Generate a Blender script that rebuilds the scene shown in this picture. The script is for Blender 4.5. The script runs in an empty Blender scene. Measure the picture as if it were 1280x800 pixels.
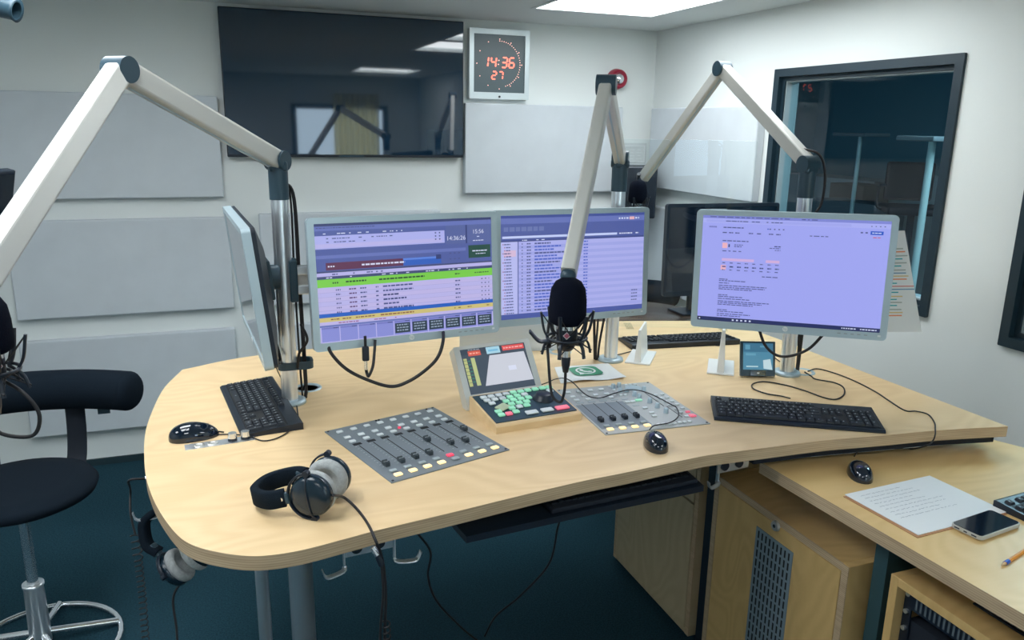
import bpy, bmesh, math, random
from mathutils import Vector, Matrix
random.seed(7)
sc = bpy.context.scene
COL = sc.collection
PI = math.pi
V = Vector
# ------------------------------------------------------------------ camera
CR = V((0.9374311, -0.34774325, 0.01725001)); CU = V((0.06836117, 0.232413, 0.97021181)); CF = V((0.34139374, 0.90832749, -0.24164331))
CO = V((0, 0, 1.78)); FOC = 980.0
def ray(px, py): return CR * ((px - 640) / FOC) - CU * ((py - 400) / FOC) + CF
def PZ(px, py, z): d = ray(px, py); return CO + d * ((z - CO.z) / d.z)
def PX(px, py, x): d = ray(px, py); return CO + d * (x / d.x)
def PY(px, py, y): d = ray(px, py); return CO + d * (y / d.y)
def PD(px, py, dd): return CO + ray(px, py) * dd
def PL(px, py, prev, L, near=True):
    """point on a sight line at distance L from prev"""
    d = ray(px, py); o = CO - prev
    a = d.dot(d); b = 2 * d.dot(o); c = o.dot(o) - L * L
    q = b * b - 4 * a * c
    if q < 0: return CO + d * (-b / (2 * a))
    r = math.sqrt(q)
    return CO + d * ((-b - r) / (2 * a) if near else (-b + r) / (2 * a))
cd = bpy.data.cameras.new('camera'); cam = bpy.data.objects.new('camera', cd); COL.objects.link(cam)
R = Matrix((CR, CU, -CF)).transposed()
cam.matrix_world = Matrix.Translation(CO) @ R.to_4x4()
cd.sensor_width = 36; cd.sensor_fit = 'HORIZONTAL'; cd.lens = FOC / 1280 * 36; cd.clip_start = 0.02
sc.camera = cam
sc.view_settings.view_transform = 'Standard'; sc.view_settings.look = 'None'
sc.view_settings.gamma = 1; sc.view_settings.use_curve_mapping = False
sc.view_settings.exposure = 0.12
# ------------------------------------------------------------------ materials
def nmat(name):
    m = bpy.data.materials.new(name); m.use_nodes = True
    nt = m.node_tree; return m, nt, nt.nodes['Principled BSDF']
def inp(n, k, v):
    if k in n.inputs: n.inputs[k].default_value = v
def mat(name, c, rough=.5, metal=0, spec=.5, bump=0, bscale=200, var=0, vscale=20, coat=0, sheen=0):
    m, nt, b = nmat(name)
    inp(b, 'Base Color', (*c, 1)); inp(b, 'Roughness', rough); inp(b, 'Metallic', metal); inp(b, 'Specular IOR Level', spec)
    if coat: inp(b, 'Coat Weight', coat); inp(b, 'Coat Roughness', .08)
    if sheen: inp(b, 'Sheen Weight', sheen)
    tc = nt.nodes.new('ShaderNodeTexCoord')
    if bump:
        n = nt.nodes.new('ShaderNodeTexNoise'); n.inputs['Scale'].default_value = bscale; n.inputs['Detail'].default_value = 4
        bp = nt.nodes.new('ShaderNodeBump'); bp.inputs['Strength'].default_value = bump; bp.inputs['Distance'].default_value = .002
        nt.links.new(tc.outputs['Object'], n.inputs['Vector']); nt.links.new(n.outputs['Fac'], bp.inputs['Height']); nt.links.new(bp.outputs['Normal'], b.inputs['Normal'])
    if var:
        n = nt.nodes.new('ShaderNodeTexNoise'); n.inputs['Scale'].default_value = vscale; n.inputs['Detail'].default_value = 5
        r = nt.nodes.new('ShaderNodeValToRGB')
        r.color_ramp.elements[0].position = .3; r.color_ramp.elements[1].position = .7
        r.color_ramp.elements[0].color = (*[x * (1 - var) for x in c], 1); r.color_ramp.elements[1].color = (*[min(1, x * (1 + var)) for x in c], 1)
        nt.links.new(tc.outputs['Object'], n.inputs['Vector']); nt.links.new(n.outputs['Fac'], r.inputs['Fac']); nt.links.new(r.outputs['Color'], b.inputs['Base Color'])
    return m
def emi(name, c, s=1.0, base=(0.02, 0.02, 0.02), rough=.35):
    m, nt, b = nmat(name)
    inp(b, 'Base Color', (*base, 1)); inp(b, 'Roughness', rough); inp(b, 'Emission Color', (*c, 1)); inp(b, 'Emission Strength', s)
    return m
_ec = {}
def E(r, g, b, s=1.0):
    """screen pixel colour given as 0-255 sRGB"""
    k = (r, g, b, s)
    if k not in _ec:
        f = lambda v: (v / 255 / 12.92) if v / 255 <= .04045 else ((v / 255 + .055) / 1.055) ** 2.4
        _ec[k] = emi('display_%d_%d_%d' % (r, g, b), (f(r), f(g), f(b)), s * SCR, rough=.4)
    return _ec[k]
SCR = 0.86
def wood(name, c1, c2, scale=1.0, rough=.38, rot=0.0, spec=.4):
    m, nt, b = nmat(name); L = nt.links
    tc = nt.nodes.new('ShaderNodeTexCoord'); mp = nt.nodes.new('ShaderNodeMapping')
    mp.inputs['Rotation'].default_value = (0, 0, rot); mp.inputs['Scale'].default_value = (1.2 * scale, 3.2 * scale, 1.6 * scale)
    L.new(tc.outputs['Object'], mp.inputs['Vector'])
    n1 = nt.nodes.new('ShaderNodeTexNoise'); n1.inputs['Scale'].default_value = 1.5; n1.inputs['Detail'].default_value = 1.0; n1.inputs['Distortion'].default_value = .35
    L.new(mp.outputs['Vector'], n1.inputs['Vector'])
    mul = nt.nodes.new('ShaderNodeMath'); mul.operation = 'MULTIPLY'; mul.inputs[1].default_value = 75
    L.new(n1.outputs['Fac'], mul.inputs[0])
    si = nt.nodes.new('ShaderNodeMath'); si.operation = 'SINE'; L.new(mul.outputs[0], si.inputs[0])
    mr = nt.nodes.new('ShaderNodeMapRange'); mr.inputs['From Min'].default_value = -1; L.new(si.outputs[0], mr.inputs['Value'])
    n2 = nt.nodes.new('ShaderNodeTexNoise'); n2.inputs['Scale'].default_value = 60; n2.inputs['Detail'].default_value = 4
    mp2 = nt.nodes.new('ShaderNodeMapping'); mp2.inputs['Scale'].default_value = (.15, 2.2, 1.0); mp2.inputs['Rotation'].default_value = (0, 0, rot)
    L.new(tc.outputs['Object'], mp2.inputs['Vector']); L.new(mp2.outputs['Vector'], n2.inputs['Vector'])
    mx = nt.nodes.new('ShaderNodeMix'); mx.data_type = 'FLOAT'; mx.inputs[0].default_value = .5
    L.new(mr.outputs['Result'], mx.inputs[2]); L.new(n2.outputs['Fac'], mx.inputs[3])
    r = nt.nodes.new('ShaderNodeValToRGB'); r.color_ramp.elements[0].position = .15; r.color_ramp.elements[1].position = .8
    r.color_ramp.elements[0].color = (*c2, 1); r.color_ramp.elements[1].color = (*c1, 1)
    L.new(mx.outputs[0], r.inputs['Fac']); L.new(r.outputs['Color'], b.inputs['Base Color'])
    inp(b, 'Roughness', rough); inp(b, 'Specular IOR Level', spec)
    return m
def plyedge(name, c1, c2):
    m, nt, b = nmat(name); L = nt.links
    tc = nt.nodes.new('ShaderNodeTexCoord'); sp = nt.nodes.new('ShaderNodeSeparateXYZ'); L.new(tc.outputs['Object'], sp.inputs[0])
    n = nt.nodes.new('ShaderNodeTexNoise'); n.inputs['Scale'].default_value = 9; n.inputs['Detail'].default_value = 5
    mp = nt.nodes.new('ShaderNodeMapping'); mp.inputs['Scale'].default_value = (1, 1, 16); L.new(tc.outputs['Object'], mp.inputs['Vector']); L.new(mp.outputs['Vector'], n.inputs['Vector'])
    mu = nt.nodes.new('ShaderNodeMath'); mu.operation = 'MULTIPLY'; mu.inputs[1].default_value = 2 * PI / .0052; L.new(sp.outputs['Z'], mu.inputs[0])
    si = nt.nodes.new('ShaderNodeMath'); si.operation = 'SINE'; L.new(mu.outputs[0], si.inputs[0])
    mr = nt.nodes.new('ShaderNodeMapRange'); mr.inputs['From Min'].default_value = -1; L.new(si.outputs[0], mr.inputs['Value'])
    mx = nt.nodes.new('ShaderNodeMix'); mx.data_type = 'FLOAT'; mx.inputs[0].default_value = .72
    L.new(mr.outputs['Result'], mx.inputs[2]); L.new(n.outputs['Fac'], mx.inputs[3])
    r = nt.nodes.new('ShaderNodeValToRGB'); r.color_ramp.elements[0].position = .2; r.color_ramp.elements[1].position = .8
    r.color_ramp.elements[0].color = (*c2, 1); r.color_ramp.elements[1].color = (*c1, 1)
    L.new(mx.outputs[0], r.inputs['Fac']); L.new(r.outputs['Color'], b.inputs['Base Color']); inp(b, 'Roughness', .55)
    return m
def glassmat(name, tint=(.93, .97, .97), ior=1.5, extra=0.0):
    m = bpy.data.materials.new(name); m.use_nodes = True; nt = m.node_tree; nt.nodes.clear(); L = nt.links
    o = nt.nodes.new('ShaderNodeOutputMaterial'); t = nt.nodes.new('ShaderNodeBsdfTransparent'); t.inputs[0].default_value = (*tint, 1)
    g = nt.nodes.new('ShaderNodeBsdfGlossy'); g.inputs['Roughness'].default_value = .0; g.inputs['Color'].default_value = (1, 1, 1, 1)
    f = nt.nodes.new('ShaderNodeFresnel'); f.inputs[0].default_value = ior
    ad = nt.nodes.new('ShaderNodeMath'); ad.operation = 'ADD'; ad.inputs[1].default_value = extra; ge = nt.nodes.new('ShaderNodeNewGeometry'); iv = nt.nodes.new('ShaderNodeMath'); iv.operation = 'SUBTRACT'; iv.inputs[0].default_value = 1; L.new(ge.outputs['Backfacing'], iv.inputs[1]); L.new(f.outputs[0], ad.inputs[0]); mu = nt.nodes.new('ShaderNodeMath'); mu.operation = 'MULTIPLY'; L.new(ad.outputs[0], mu.inputs[0]); L.new(iv.outputs[0], mu.inputs[1])
    mx = nt.nodes.new('ShaderNodeMixShader'); L.new(mu.outputs[0], mx.inputs[0]); L.new(t.outputs[0], mx.inputs[1]); L.new(g.outputs[0], mx.inputs[2]); L.new(mx.outputs[0], o.inputs[0])
    return m
M = dict(
    wall=mat('wall_paint', (.76, .80, .79), .8, bump=.15, bscale=300),
    ceil=mat('ceiling_paint', (.70, .745, .74), .9),
    panel=mat('acoustic_fabric', (.62, .67, .71), .95, bump=.4, bscale=900, var=.03, vscale=8),
    carpet=mat('carpet', (.016, .050, .070), .97, spec=.1, bump=1.0, bscale=260, var=.35, vscale=160),
    base=mat('skirting', (.012, .035, .045), .6),
    birch=wood('birch_veneer', (.82, .605, .35), (.755, .54, .295)),
    birch_dim=wood('birch_veneer_lower_dim', (.76, .52, .23), (.71, .475, .20), rot=1.4),  # birch tinted warmer and darker for the dimmer light on the low table
    birchv=wood('birch_veneer_cabinet', (.68, .46, .19), (.61, .40, .16), rot=.3),
    birchg=wood('birch_veneer_grey', (.54, .44, .28), (.48, .385, .235), rot=.3),
    ply=plyedge('plywood_edge', (.62, .47, .30), (.36, .25, .15)),
    darkwood=wood('dark_wood', (.075, .05, .038), (.035, .024, .02), rough=.25),
    chrome=mat('brushed_aluminium', (.84, .88, .92), .30, .88),
    shiny=mat('chrome', (.86, .89, .92), .16, .9),
    alu=mat('anodised_aluminium', (.62, .62, .59), .42, .75),
    armwhite=mat('arm_aluminium', (.62, .62, .59), .45, .35),
    joint=mat('joint_plastic', (.022, .055, .080), .4),
    silver=mat('silver_plastic', (.44, .55, .61), .38, .35),
    black=mat('black_plastic', (.007, .014, .026), .38),
    blackm=mat('black_matt', (.005, .010, .020), .8),
    gloss=mat('glossy_black', (.004, .010, .022), .06, coat=.6),
    tvglass=mat('tv_glass', (.005, .024, .052), .035, spec=.95),
    frame=mat('window_frame', (.010, .028, .042), .4),
    seal=mat('frame_edge', (.30, .36, .38), .5),
    rubber=mat('cable_rubber', (.012, .012, .015), .55),
    cup=mat('ear_cup_plastic', (.008, .022, .036), .24),
    foam=mat('foam', (.004, .006, .014), .95, spec=.1, bump=1, bscale=700),
    fabric=mat('black_fabric', (.006, .012, .020), .95, spec=.15, bump=.8, bscale=500),
    greyfab=mat('velour_grey', (.40, .42, .42), .95, bump=1, bscale=500, var=.15, vscale=120),
    console=mat('console_grey', (.23, .265, .29), .5, .3),
    console2=mat('console_light', (.44, .46, .46), .5, .3),
    btngrey=mat('button_grey', (.72, .77, .78), .4),
    btndk=mat('button_dark', (.36, .42, .44), .45),
    btnwarm=emi('button_lit_warm', (1.0, .76, .36), .75, (.8, .65, .4)),
    btnred=emi('button_lit_red', (.9, .04, .10), .7, (.6, .1, .15)),
    btnpink=emi('button_lit_pink', (.95, .12, .20), .5, (.6, .2, .25)),
    btngreen=emi('button_lit_green', (.25, .72, .42), .35, (.3, .6, .45)),
    slot=mat('slot_black', (.006, .008, .01), .6),
    fader=mat('fader_cap', (.04, .055, .065), .4),
    capline=mat('cap_line', (.6, .65, .66), .5),
    white=mat('white_plastic', (.78, .80, .80), .4),
    acrylic=glassmat('clear_acrylic', (.95, .975, .98), 1.35, .0),
    paper=mat('paper', (.83, .84, .84), .8),
    key=mat('key_plastic', (.007, .012, .020), .6),
    legend=mat('key_legend', (.30, .34, .36), .6),
    teal=mat('teal_steel', (.035, .09, .11), .45, .2),
    red=mat('red_plastic', (.30, .01, .035), .35),
    orange=mat('pencil_orange', (.75, .30, .04), .45),
    blue=mat('blue_ring', (.01, .09, .5), .4),
    led=emi('red_led', (1.0, .16, .10), 2.6),
    ledw=emi('pale_led', (1.0, .55, .45), 1.6),
    ledd=mat('unlit_led', (.35, .2, .2), .5),
    clockface=mat('clock_face', (.075, .115, .13), .35),
    badge=mat('badge_red', (.5, .12, .18), .35, .2),
    waG=mat('logo_green', (.02, .27, .14), .5),
    glass=glassmat('window_glass', (.80, .93, .96), 1.5, .0),
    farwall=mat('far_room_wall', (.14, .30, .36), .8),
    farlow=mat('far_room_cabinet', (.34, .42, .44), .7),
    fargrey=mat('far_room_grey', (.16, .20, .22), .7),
    lampgrey=mat('lamp_grey', (.46, .60, .60), .4, .2),
    brownbox=mat('brown_case', (.15, .12, .11), .6),
    curtain=mat('curtain_fabric', (.62, .52, .34), .9, var=.1, vscale=3),
)
cm = M['curtain']; nt = cm.node_tree; pb = nt.nodes['Principled BSDF']; tr = nt.nodes.new('ShaderNodeBsdfTranslucent'); tr.inputs[0].default_value = (.95, .88, .66, 1)
ms = nt.nodes.new('ShaderNodeMixShader'); ms.inputs[0].default_value = .85; nt.links.new(pb.outputs[0], ms.inputs[1]); nt.links.new(tr.outputs[0], ms.inputs[2]); nt.links.new(ms.outputs[0], nt.nodes['Material Output'].inputs[0])
def daylight(name, c1, s): return emi(name, c1, s, (0, 0, 0), 1)
M['panel_light'] = emi('light_diffuser', (.92, .97, 1.0), 9.0, (.8, .8, .8))
M['panel_light_added'] = emi('added_light_diffuser', (.92, .97, 1.0), 11.0, (.8, .8, .8))  # brighter diffuser for the added left panels
M['sky_light'] = emi('daylight', (.62, .82, 1.0), 5.0)
# ------------------------------------------------------------------ mesh builder
def rot_to(d):
    return d.to_track_quat('Z', 'Y').to_matrix().to_4x4()
def catmull(pts, n=8):
    pts = [V(p) for p in pts]
    if len(pts) < 3: return pts
    P = [pts[0] * 2 - pts[1]] + pts + [pts[-1] * 2 - pts[-2]]
    out = []
    for i in range(1, len(P) - 2):
        a, b, c, d = P[i - 1:i + 3]
        for k in range(n):
            t = k / n
            out.append(.5 * ((2 * b) + (c - a) * t + (2 * a - 5 * b + 4 * c - d) * t * t + (3 * b - a - 3 * c + d) * t ** 3))
    out.append(pts[-1]); return out
class MB:
    def __init__(s): s.bm = bmesh.new(); s.mats = []; s.mi = 0
    def mat(s, m):
        if m not in s.mats: s.mats.append(m)
        s.mi = s.mats.index(m); return s
    def _fin(s, verts, faces, X=None, smooth=False):
        vs = [s.bm.verts.new(X @ V(v) if X else V(v)) for v in verts]
        for f in faces:
            try: fc = s.bm.faces.new([vs[i] for i in f])
            except ValueError: continue
            fc.material_index = s.mi; fc.smooth = smooth
        return s
    def box(s, c, d, X=None, bev=0, seg=2):
        x, y, z = d[0] / 2, d[1] / 2, d[2] / 2
        b = bmesh.new(); bmesh.ops.create_cube(b, size=1)
        for v in b.verts: v.co = V((v.co.x * d[0] + c[0], v.co.y * d[1] + c[1], v.co.z * d[2] + c[2]))
        if bev: bmesh.ops.bevel(b, geom=b.edges[:], offset=bev, segments=seg, affect='EDGES', profile=.5)
        return s._merge(b, X, bev > 0)
    def _merge(s, b, X, smooth):
        b.verts.index_update(); vs = [v.co.copy() for v in b.verts]; fs = [[v.index for v in f.verts] for f in b.faces]
        b.free(); return s._fin(vs, fs, X, False)
    def cyl(s, a, b, r, r2=None, n=24, X=None, caps=True):
        a, b = V(a), V(b); r2 = r if r2 is None else r2
        Q = Matrix.Translation(a) @ rot_to(b - a); h = (b - a).length
        if X: Q = X @ Q
        vs = [(r * math.cos(2 * PI * i / n), r * math.sin(2 * PI * i / n), 0) for i in range(n)] + [(r2 * math.cos(2 * PI * i / n), r2 * math.sin(2 * PI * i / n), h) for i in range(n)]
        s._fin(vs, [(i, (i + 1) % n, n + (i + 1) % n, n + i) for i in range(n)], Q, True)
        if caps:
            s._fin(vs[:n], [tuple(range(n))[::-1]], Q); s._fin(vs[n:], [tuple(range(n))], Q)
        return s
    def lathe(s, prof, n=32, X=None, smooth=True):
        vs = []; fs = []
        for r, z in prof:
            for i in range(n): vs.append((max(r, 1e-5) * math.cos(2 * PI * i / n), max(r, 1e-5) * math.sin(2 * PI * i / n), z))
        for k in range(len(prof) - 1):
            for i in range(n):
                j = (i + 1) % n; fs.append((k * n + i, k * n + j, (k + 1) * n + j, (k + 1) * n + i))
        return s._fin(vs, fs, X, smooth)
    def tube(s, pts, r, n=10, sm=8, X=None, caps=True, ry=None, up=None):
        P = catmull(pts, sm) if sm else [V(p) for p in pts]
        Q = [P[0]]
        for p in P[1:]:
            if (p - Q[-1]).length > 1e-5: Q.append(p)
        P = Q; vs = []; fs = []
        t = (P[1] - P[0]).normalized(); u = V(up) if up else t.orthogonal(); u = (u - t * u.dot(t)).normalized()
        for i, p in enumerate(P):
            t = (P[min(i + 1, len(P) - 1)] - P[max(i - 1, 0)]).normalized()
            u = V(up) - t * V(up).dot(t) if up else u - t * u.dot(t)
            u.normalize(); w = t.cross(u)
            for k in range(n):
                a = 2 * PI * k / n; vs.append(p + u * (math.cos(a) * r) + w * (math.sin(a) * (ry or r)))
        for i in range(len(P) - 1):
            for k in range(n):
                j = (k + 1) % n; fs.append((i * n + k, i * n + j, (i + 1) * n + j, (i + 1) * n + k))
        s._fin(vs, fs, X, True)
        if caps: s._fin(vs[:n], [tuple(range(n))[::-1]], X); s._fin(vs[-n:], [tuple(range(n))], X)
        return s
    def sweep(s, pts, w, h, up, X=None, sm=8, bev=0):
        """flat strip: width w along `up`, thickness h"""
        P = catmull(pts, sm) if sm else [V(p) for p in pts]; vs = []; fs = []; up = V(up)
        for i, p in enumerate(P):
            t = (P[min(i + 1, len(P) - 1)] - P[max(i - 1, 0)]).normalized(); u = (up - t * up.dot(t)).normalized(); n = t.cross(u)
            for a, b in ((-.5, -.3), (-.42, -.5), (.42, -.5), (.5, -.3), (.5, .3), (.42, .5), (-.42, .5), (-.5, .3)): vs.append(p + u * a * w + n * b * h)
        for i in range(len(P) - 1):
            for k in range(8): j = (k + 1) % 8; fs.append((i * 8 + k, i * 8 + j, (i + 1) * 8 + j, (i + 1) * 8 + k))
        s._fin(vs, fs, X, True); s._fin(vs[:8], [tuple(range(8))[::-1]], X); s._fin(vs[-8:], [tuple(range(8))], X); return s
    def prism(s, poly, z0, z1, X=None, side=None, smooth=False):
        n = len(poly); vs = [(p[0], p[1], z0) for p in poly] + [(p[0], p[1], z1) for p in poly]
        s._fin(vs[:n], [tuple(range(n))[::-1]], X); s._fin(vs[n:], [tuple(range(n))], X)
        k = s.mi
        if side: s.mat(side)
        s._fin(vs, [(i, (i + 1) % n, n + (i + 1) % n, n + i) for i in range(n)], X, smooth); s.mi = k; return s
    def ring(s, outer, inner, z0, z1, X=None):
        n = len(outer); vs = [(p[0], p[1], z0) for p in outer] + [(p[0], p[1], z1) for p in outer] + [(p[0], p[1], z0) for p in inner] + [(p[0], p[1], z1) for p in inner]
        fs = []
        for i in range(n):
            j = (i + 1) % n
            fs += [(i, j, n + j, n + i), (n + i, n + j, 3 * n + j, 3 * n + i), (2 * n + j, 2 * n + i, 3 * n + i, 3 * n + j), (j, i, 2 * n + i, 2 * n + j)]
        return s._fin(vs, fs, X)
    def sphere(s, c, r, X=None, n=20, k=12):
        r = r if hasattr(r, '__len__') else (r, r, r)
        vs = []; fs = []
        for a in range(k + 1):
            th = PI * a / k
            for b in range(n):
                ph = 2 * PI * b / n; vs.append((c[0] + r[0] * max(math.sin(th), 1e-4) * math.cos(ph), c[1] + r[1] * max(math.sin(th), 1e-4) * math.sin(ph), c[2] - r[2] * math.cos(th)))
        for a in range(k):
            for b in range(n): j = (b + 1) % n; fs.append((a * n + b, a * n + j, (a + 1) * n + j, (a + 1) * n + b))
        return s._fin(vs, fs, X, True)
    def quad(s, pts, X=None): return s._fin(pts, [tuple(range(len(pts)))], X)
    def build(s, name, m=None, parent=None, world=False, label=None, kind=None):
        me = bpy.data.meshes.new(name)
        if parent is not None and world:
            s.bm.transform(rootmat(parent).inverted())
        s.bm.normal_update(); s.bm.to_mesh(me); s.bm.free()
        for q in (s.mats if s.mats else [m]): me.materials.append(q)
        o = bpy.data.objects.new(name, me); COL.objects.link(o)
        if parent is not None: o.parent = parent
        if label: o['label'] = label
        if kind: o['kind'] = kind
        return o
def rootmat(o):
    while o.parent: o = o.parent
    return o.matrix_basis
def rrect(w, h, r, k=5, cx=0, cy=0):
    out = []
    for sx, sy, a0 in ((1, 1, 0), (-1, 1, 90), (-1, -1, 180), (1, -1, 270)):
        for i in range(k + 1):
            a = math.radians(a0 + 90 * i / k); out.append((cx + sx * (w / 2 - r) + r * math.cos(a), cy + sy * (h / 2 - r) + r * math.sin(a)))
    return out
def thing(name, label, cat, loc=(0, 0, 0), rz=0, group=None, mtx=None):
    o = bpy.data.objects.new(name, None); COL.objects.link(o); o.empty_display_size = .05
    o.matrix_basis = mtx if mtx is not None else Matrix.Translation(loc) @ Matrix.Rotation(rz, 4, 'Z')
    o['label'] = label; o['category'] = cat
    if group: o['group'] = group
    return o
def tag(o, label, cat, group=None):
    o['label'] = label; o['category'] = cat
    if group: o['group'] = group
    return o
def struct(name, mb, m=None, parent=None):
    o = mb.build(name, m, parent, world=parent is not None)
    if parent is None: o['kind'] = 'structure'
    return o
def copy_tree(o, parent=None):
    c = o.copy(); COL.objects.link(c)
    if parent is not None: c.parent = parent
    for ch in list(o.children): copy_tree(ch, c)
    return c
def dup(root, mtx, label, cat=None, group=None):
    c = copy_tree(root); c.matrix_basis = mtx; c['label'] = label
    if group: c['group'] = group
    return c
def frame(loc, yaw, tilt=0, roll=0):
    """x right, y into the back, z up as seen by a viewer facing the front (-y)"""
    return Matrix.Translation(loc) @ Matrix.Rotation(math.radians(yaw), 4, 'Z') @ Matrix.Rotation(-math.radians(tilt), 4, 'X') @ Matrix.Rotation(-math.radians(roll), 4, 'Y')
def cable(name, pts, r=.0022, label=None, cat='cable', m=None, parent=None, group=None, sm=10):
    o = MB().tube(pts, r, n=8, sm=sm).build(name, m or M['rubber'], parent, world=parent is not None)
    if parent is None: tag(o, label, cat, group)
    return o
UP = Matrix.Rotation(PI / 2, 4, 'X')   # sheet built in xy -> stands up facing -y
exec_parts = []
# ================================================================== ROOM
BY, RX, LX, FY, CZ = 4.348, 2.529, -2.5, -1.7, 2.335
W1 = (2.19, 3.212, 1.094, 2.05); W2 = (.55, 1.872, 1.07, 2.05)
struct('floor', MB().box((0.015, (BY + FY) / 2, -.02), (RX - LX + .2, BY - FY + .2, .04)), M['carpet'])
mb = MB().mat(M['ceil'])
# ceiling slab with openings for three light panels and four added ones
LP = [(1.505, 2.165, 3.12, 3.79), (1.505, 2.165, 2.25, 3.02), (1.50, 2.16, -.75, -.08), (-.72, -.06, 2.25, 3.02), (-.72, -.06, 1.1, 1.77), (-.72, -.06, -.75, -.08), (-1.9, -1.24, 1.1, 1.77)]  # the four left panels are unseen, added to brighten desk and left side
ys = sorted(set([FY - .1, BY + .1] + [v for l in LP for v in l[2:]]))
for a, b in zip(ys, ys[1:]):
    cols = sorted([(l[0], l[1]) for l in LP if l[2] <= a + 1e-6 and l[3] >= b - 1e-6]); x = LX - .1
    for l0, l1 in cols + [(RX + .12, None)]:
        if l0 > x: mb.box(((x + l0) / 2, (a + b) / 2, CZ + .03), (l0 - x, b - a, .06))
        x = l1
struct('ceiling', mb)
for i, (x0, x1, y0, y1) in enumerate(LP):
    lab = ['bright square ceiling light above the wall corner', 'square ceiling light nearer the desk, next from the corner light', 'ceiling light behind the viewer on the right, mirrored in the television', 'added unseen ceiling light above the left pole and the padded wall', 'added unseen ceiling light above the left end of the desk', 'added unseen ceiling light behind the viewer on the left', 'added unseen ceiling light nearest the left wall'][i]
    t = thing('ceiling_light', lab, 'ceiling light', ((x0 + x1) / 2, (y0 + y1) / 2, CZ), group='square ceiling lights')
    w, d = x1 - x0, y1 - y0
    MB().ring(rrect(w + .02, d + .02, .003, 2), rrect(w - .02, d - .02, .003, 2), -.004, .012).build('trim', M['ceil'], t)
    MB().box((0, 0, .035), (w - .006, d - .006, .02)).build('diffuser', M['panel_light' if i < 3 else 'panel_light_added'], t)
struct('wall_back', MB().box((.015, BY + .05, CZ / 2), (RX - LX + .2, .1, CZ)), M['wall'])
struct('wall_left', MB().box((LX - .05, (BY + FY) / 2, CZ / 2), (.1, BY - FY + .2, CZ)), M['wall'])
# front wall (behind the viewer) with a curtained window
wx0, wx1, wz0, wz1 = .93, 2.10, .95, 1.98
mb = MB().mat(M['wall'])
mb.box(((LX + wx0) / 2, FY - .05, CZ / 2), (wx0 - LX, .1, CZ)).box(((RX + wx1) / 2, FY - .05, CZ / 2), (RX - wx1, .1, CZ))
mb.box(((wx0 + wx1) / 2, FY - .05, wz0 / 2), (wx1 - wx0, .1, wz0)).box(((wx0 + wx1) / 2, FY - .05, (wz1 + CZ) / 2), (wx1 - wx0, .1, CZ - wz1))
struct('wall_front', mb)
wf = struct('window_3', MB().ring(rrect(wx1 - wx0 + .04, wz1 - wz0 + .04, .004, 1), rrect(wx1 - wx0 - .1, wz1 - wz0 - .1, .004, 1), -.03, .03, Matrix.Translation(((wx0 + wx1) / 2, FY - .03, (wz0 + wz1) / 2)) @ UP), M['frame'])
struct('pane', MB().box(((wx0 + wx1) / 2, FY - .06, (wz0 + wz1) / 2), (wx1 - wx0 - .02, .01, wz1 - wz0 - .02)), M['sky_light'], wf)
pts = [(1.42 + i * .012, FY + .05 + .022 * math.sin(i * 1.1)) for i in range(48)]
mb = MB()
mb._fin([(p[0], p[1], z) for z in (.7, 2.12) for p in pts] + [(p[0], p[1] + .004, z) for z in (.7, 2.12) for p in pts],
        [(i, i + 1, 48 + i + 1, 48 + i) for i in range(47)] + [(96 + i + 1, 96 + i, 144 + i, 144 + i + 1) for i in range(47)], None, True)
tag(mb.build('curtain', M['curtain']), 'beige curtain over the window behind the viewer, mirrored in the television', 'curtain')
# right wall with two studio windows
mb = MB().mat(M['wall'])
def rw(y0, y1, z0, z1): mb.box((RX + .06, (y0 + y1) / 2, (z0 + z1) / 2), (.12, y1 - y0, z1 - z0))
rw(W1[1], BY + .1, 0, CZ); rw(W1[0], W1[1], 0, W1[2]); rw(W1[0], W1[1], W1[3], CZ); rw(W2[1], W1[0], 0, CZ)
rw(W2[0], W2[1], 0, W2[2]); rw(W2[0], W2[1], W2[3], CZ); rw(FY - .1, W2[0], 0, CZ)
struct('wall_right', mb)
for nm, (y0, y1, z0, z1) in (('window_1', W1), ('window_2', W2)):
    w, h = y1 - y0, z1 - z0; T = Matrix.Translation((RX, (y0 + y1) / 2, (z0 + z1) / 2)) @ Matrix.Rotation(-PI / 2, 4, 'Z') @ UP
    f = struct(nm, MB().mat(M['frame']).ring(rrect(w + .012, h + .012, .003, 1), rrect(w - .060, h - .060, .003, 1), -.09, .012, T).ring(rrect(w - .059, h - .059, .003, 1), rrect(w - .095, h - .095, .003, 1), -.09, -.012, T)
               .mat(M['seal']).ring(rrect(w - .096, h - .096, .002, 1), rrect(w - .106, h - .106, .002, 1), -.09, -.02, T))
    struct('pane', MB().box((0, 0, -.05), (w - .09, h - .09, .006), T), M['glass'], f)
struct('baseboard_back', MB().box((0, BY - .006, .0175), (RX - LX, .012, .035)), M['base'])
struct('baseboard_right', MB().box((RX - .006, (BY + FY) / 2, .0175), (.012, BY - FY, .035)), M['base'])
struct('baseboard_left', MB().box((LX + .006, (BY + FY) / 2, .0175), (.012, BY - FY, .035)), M['base'])
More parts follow.
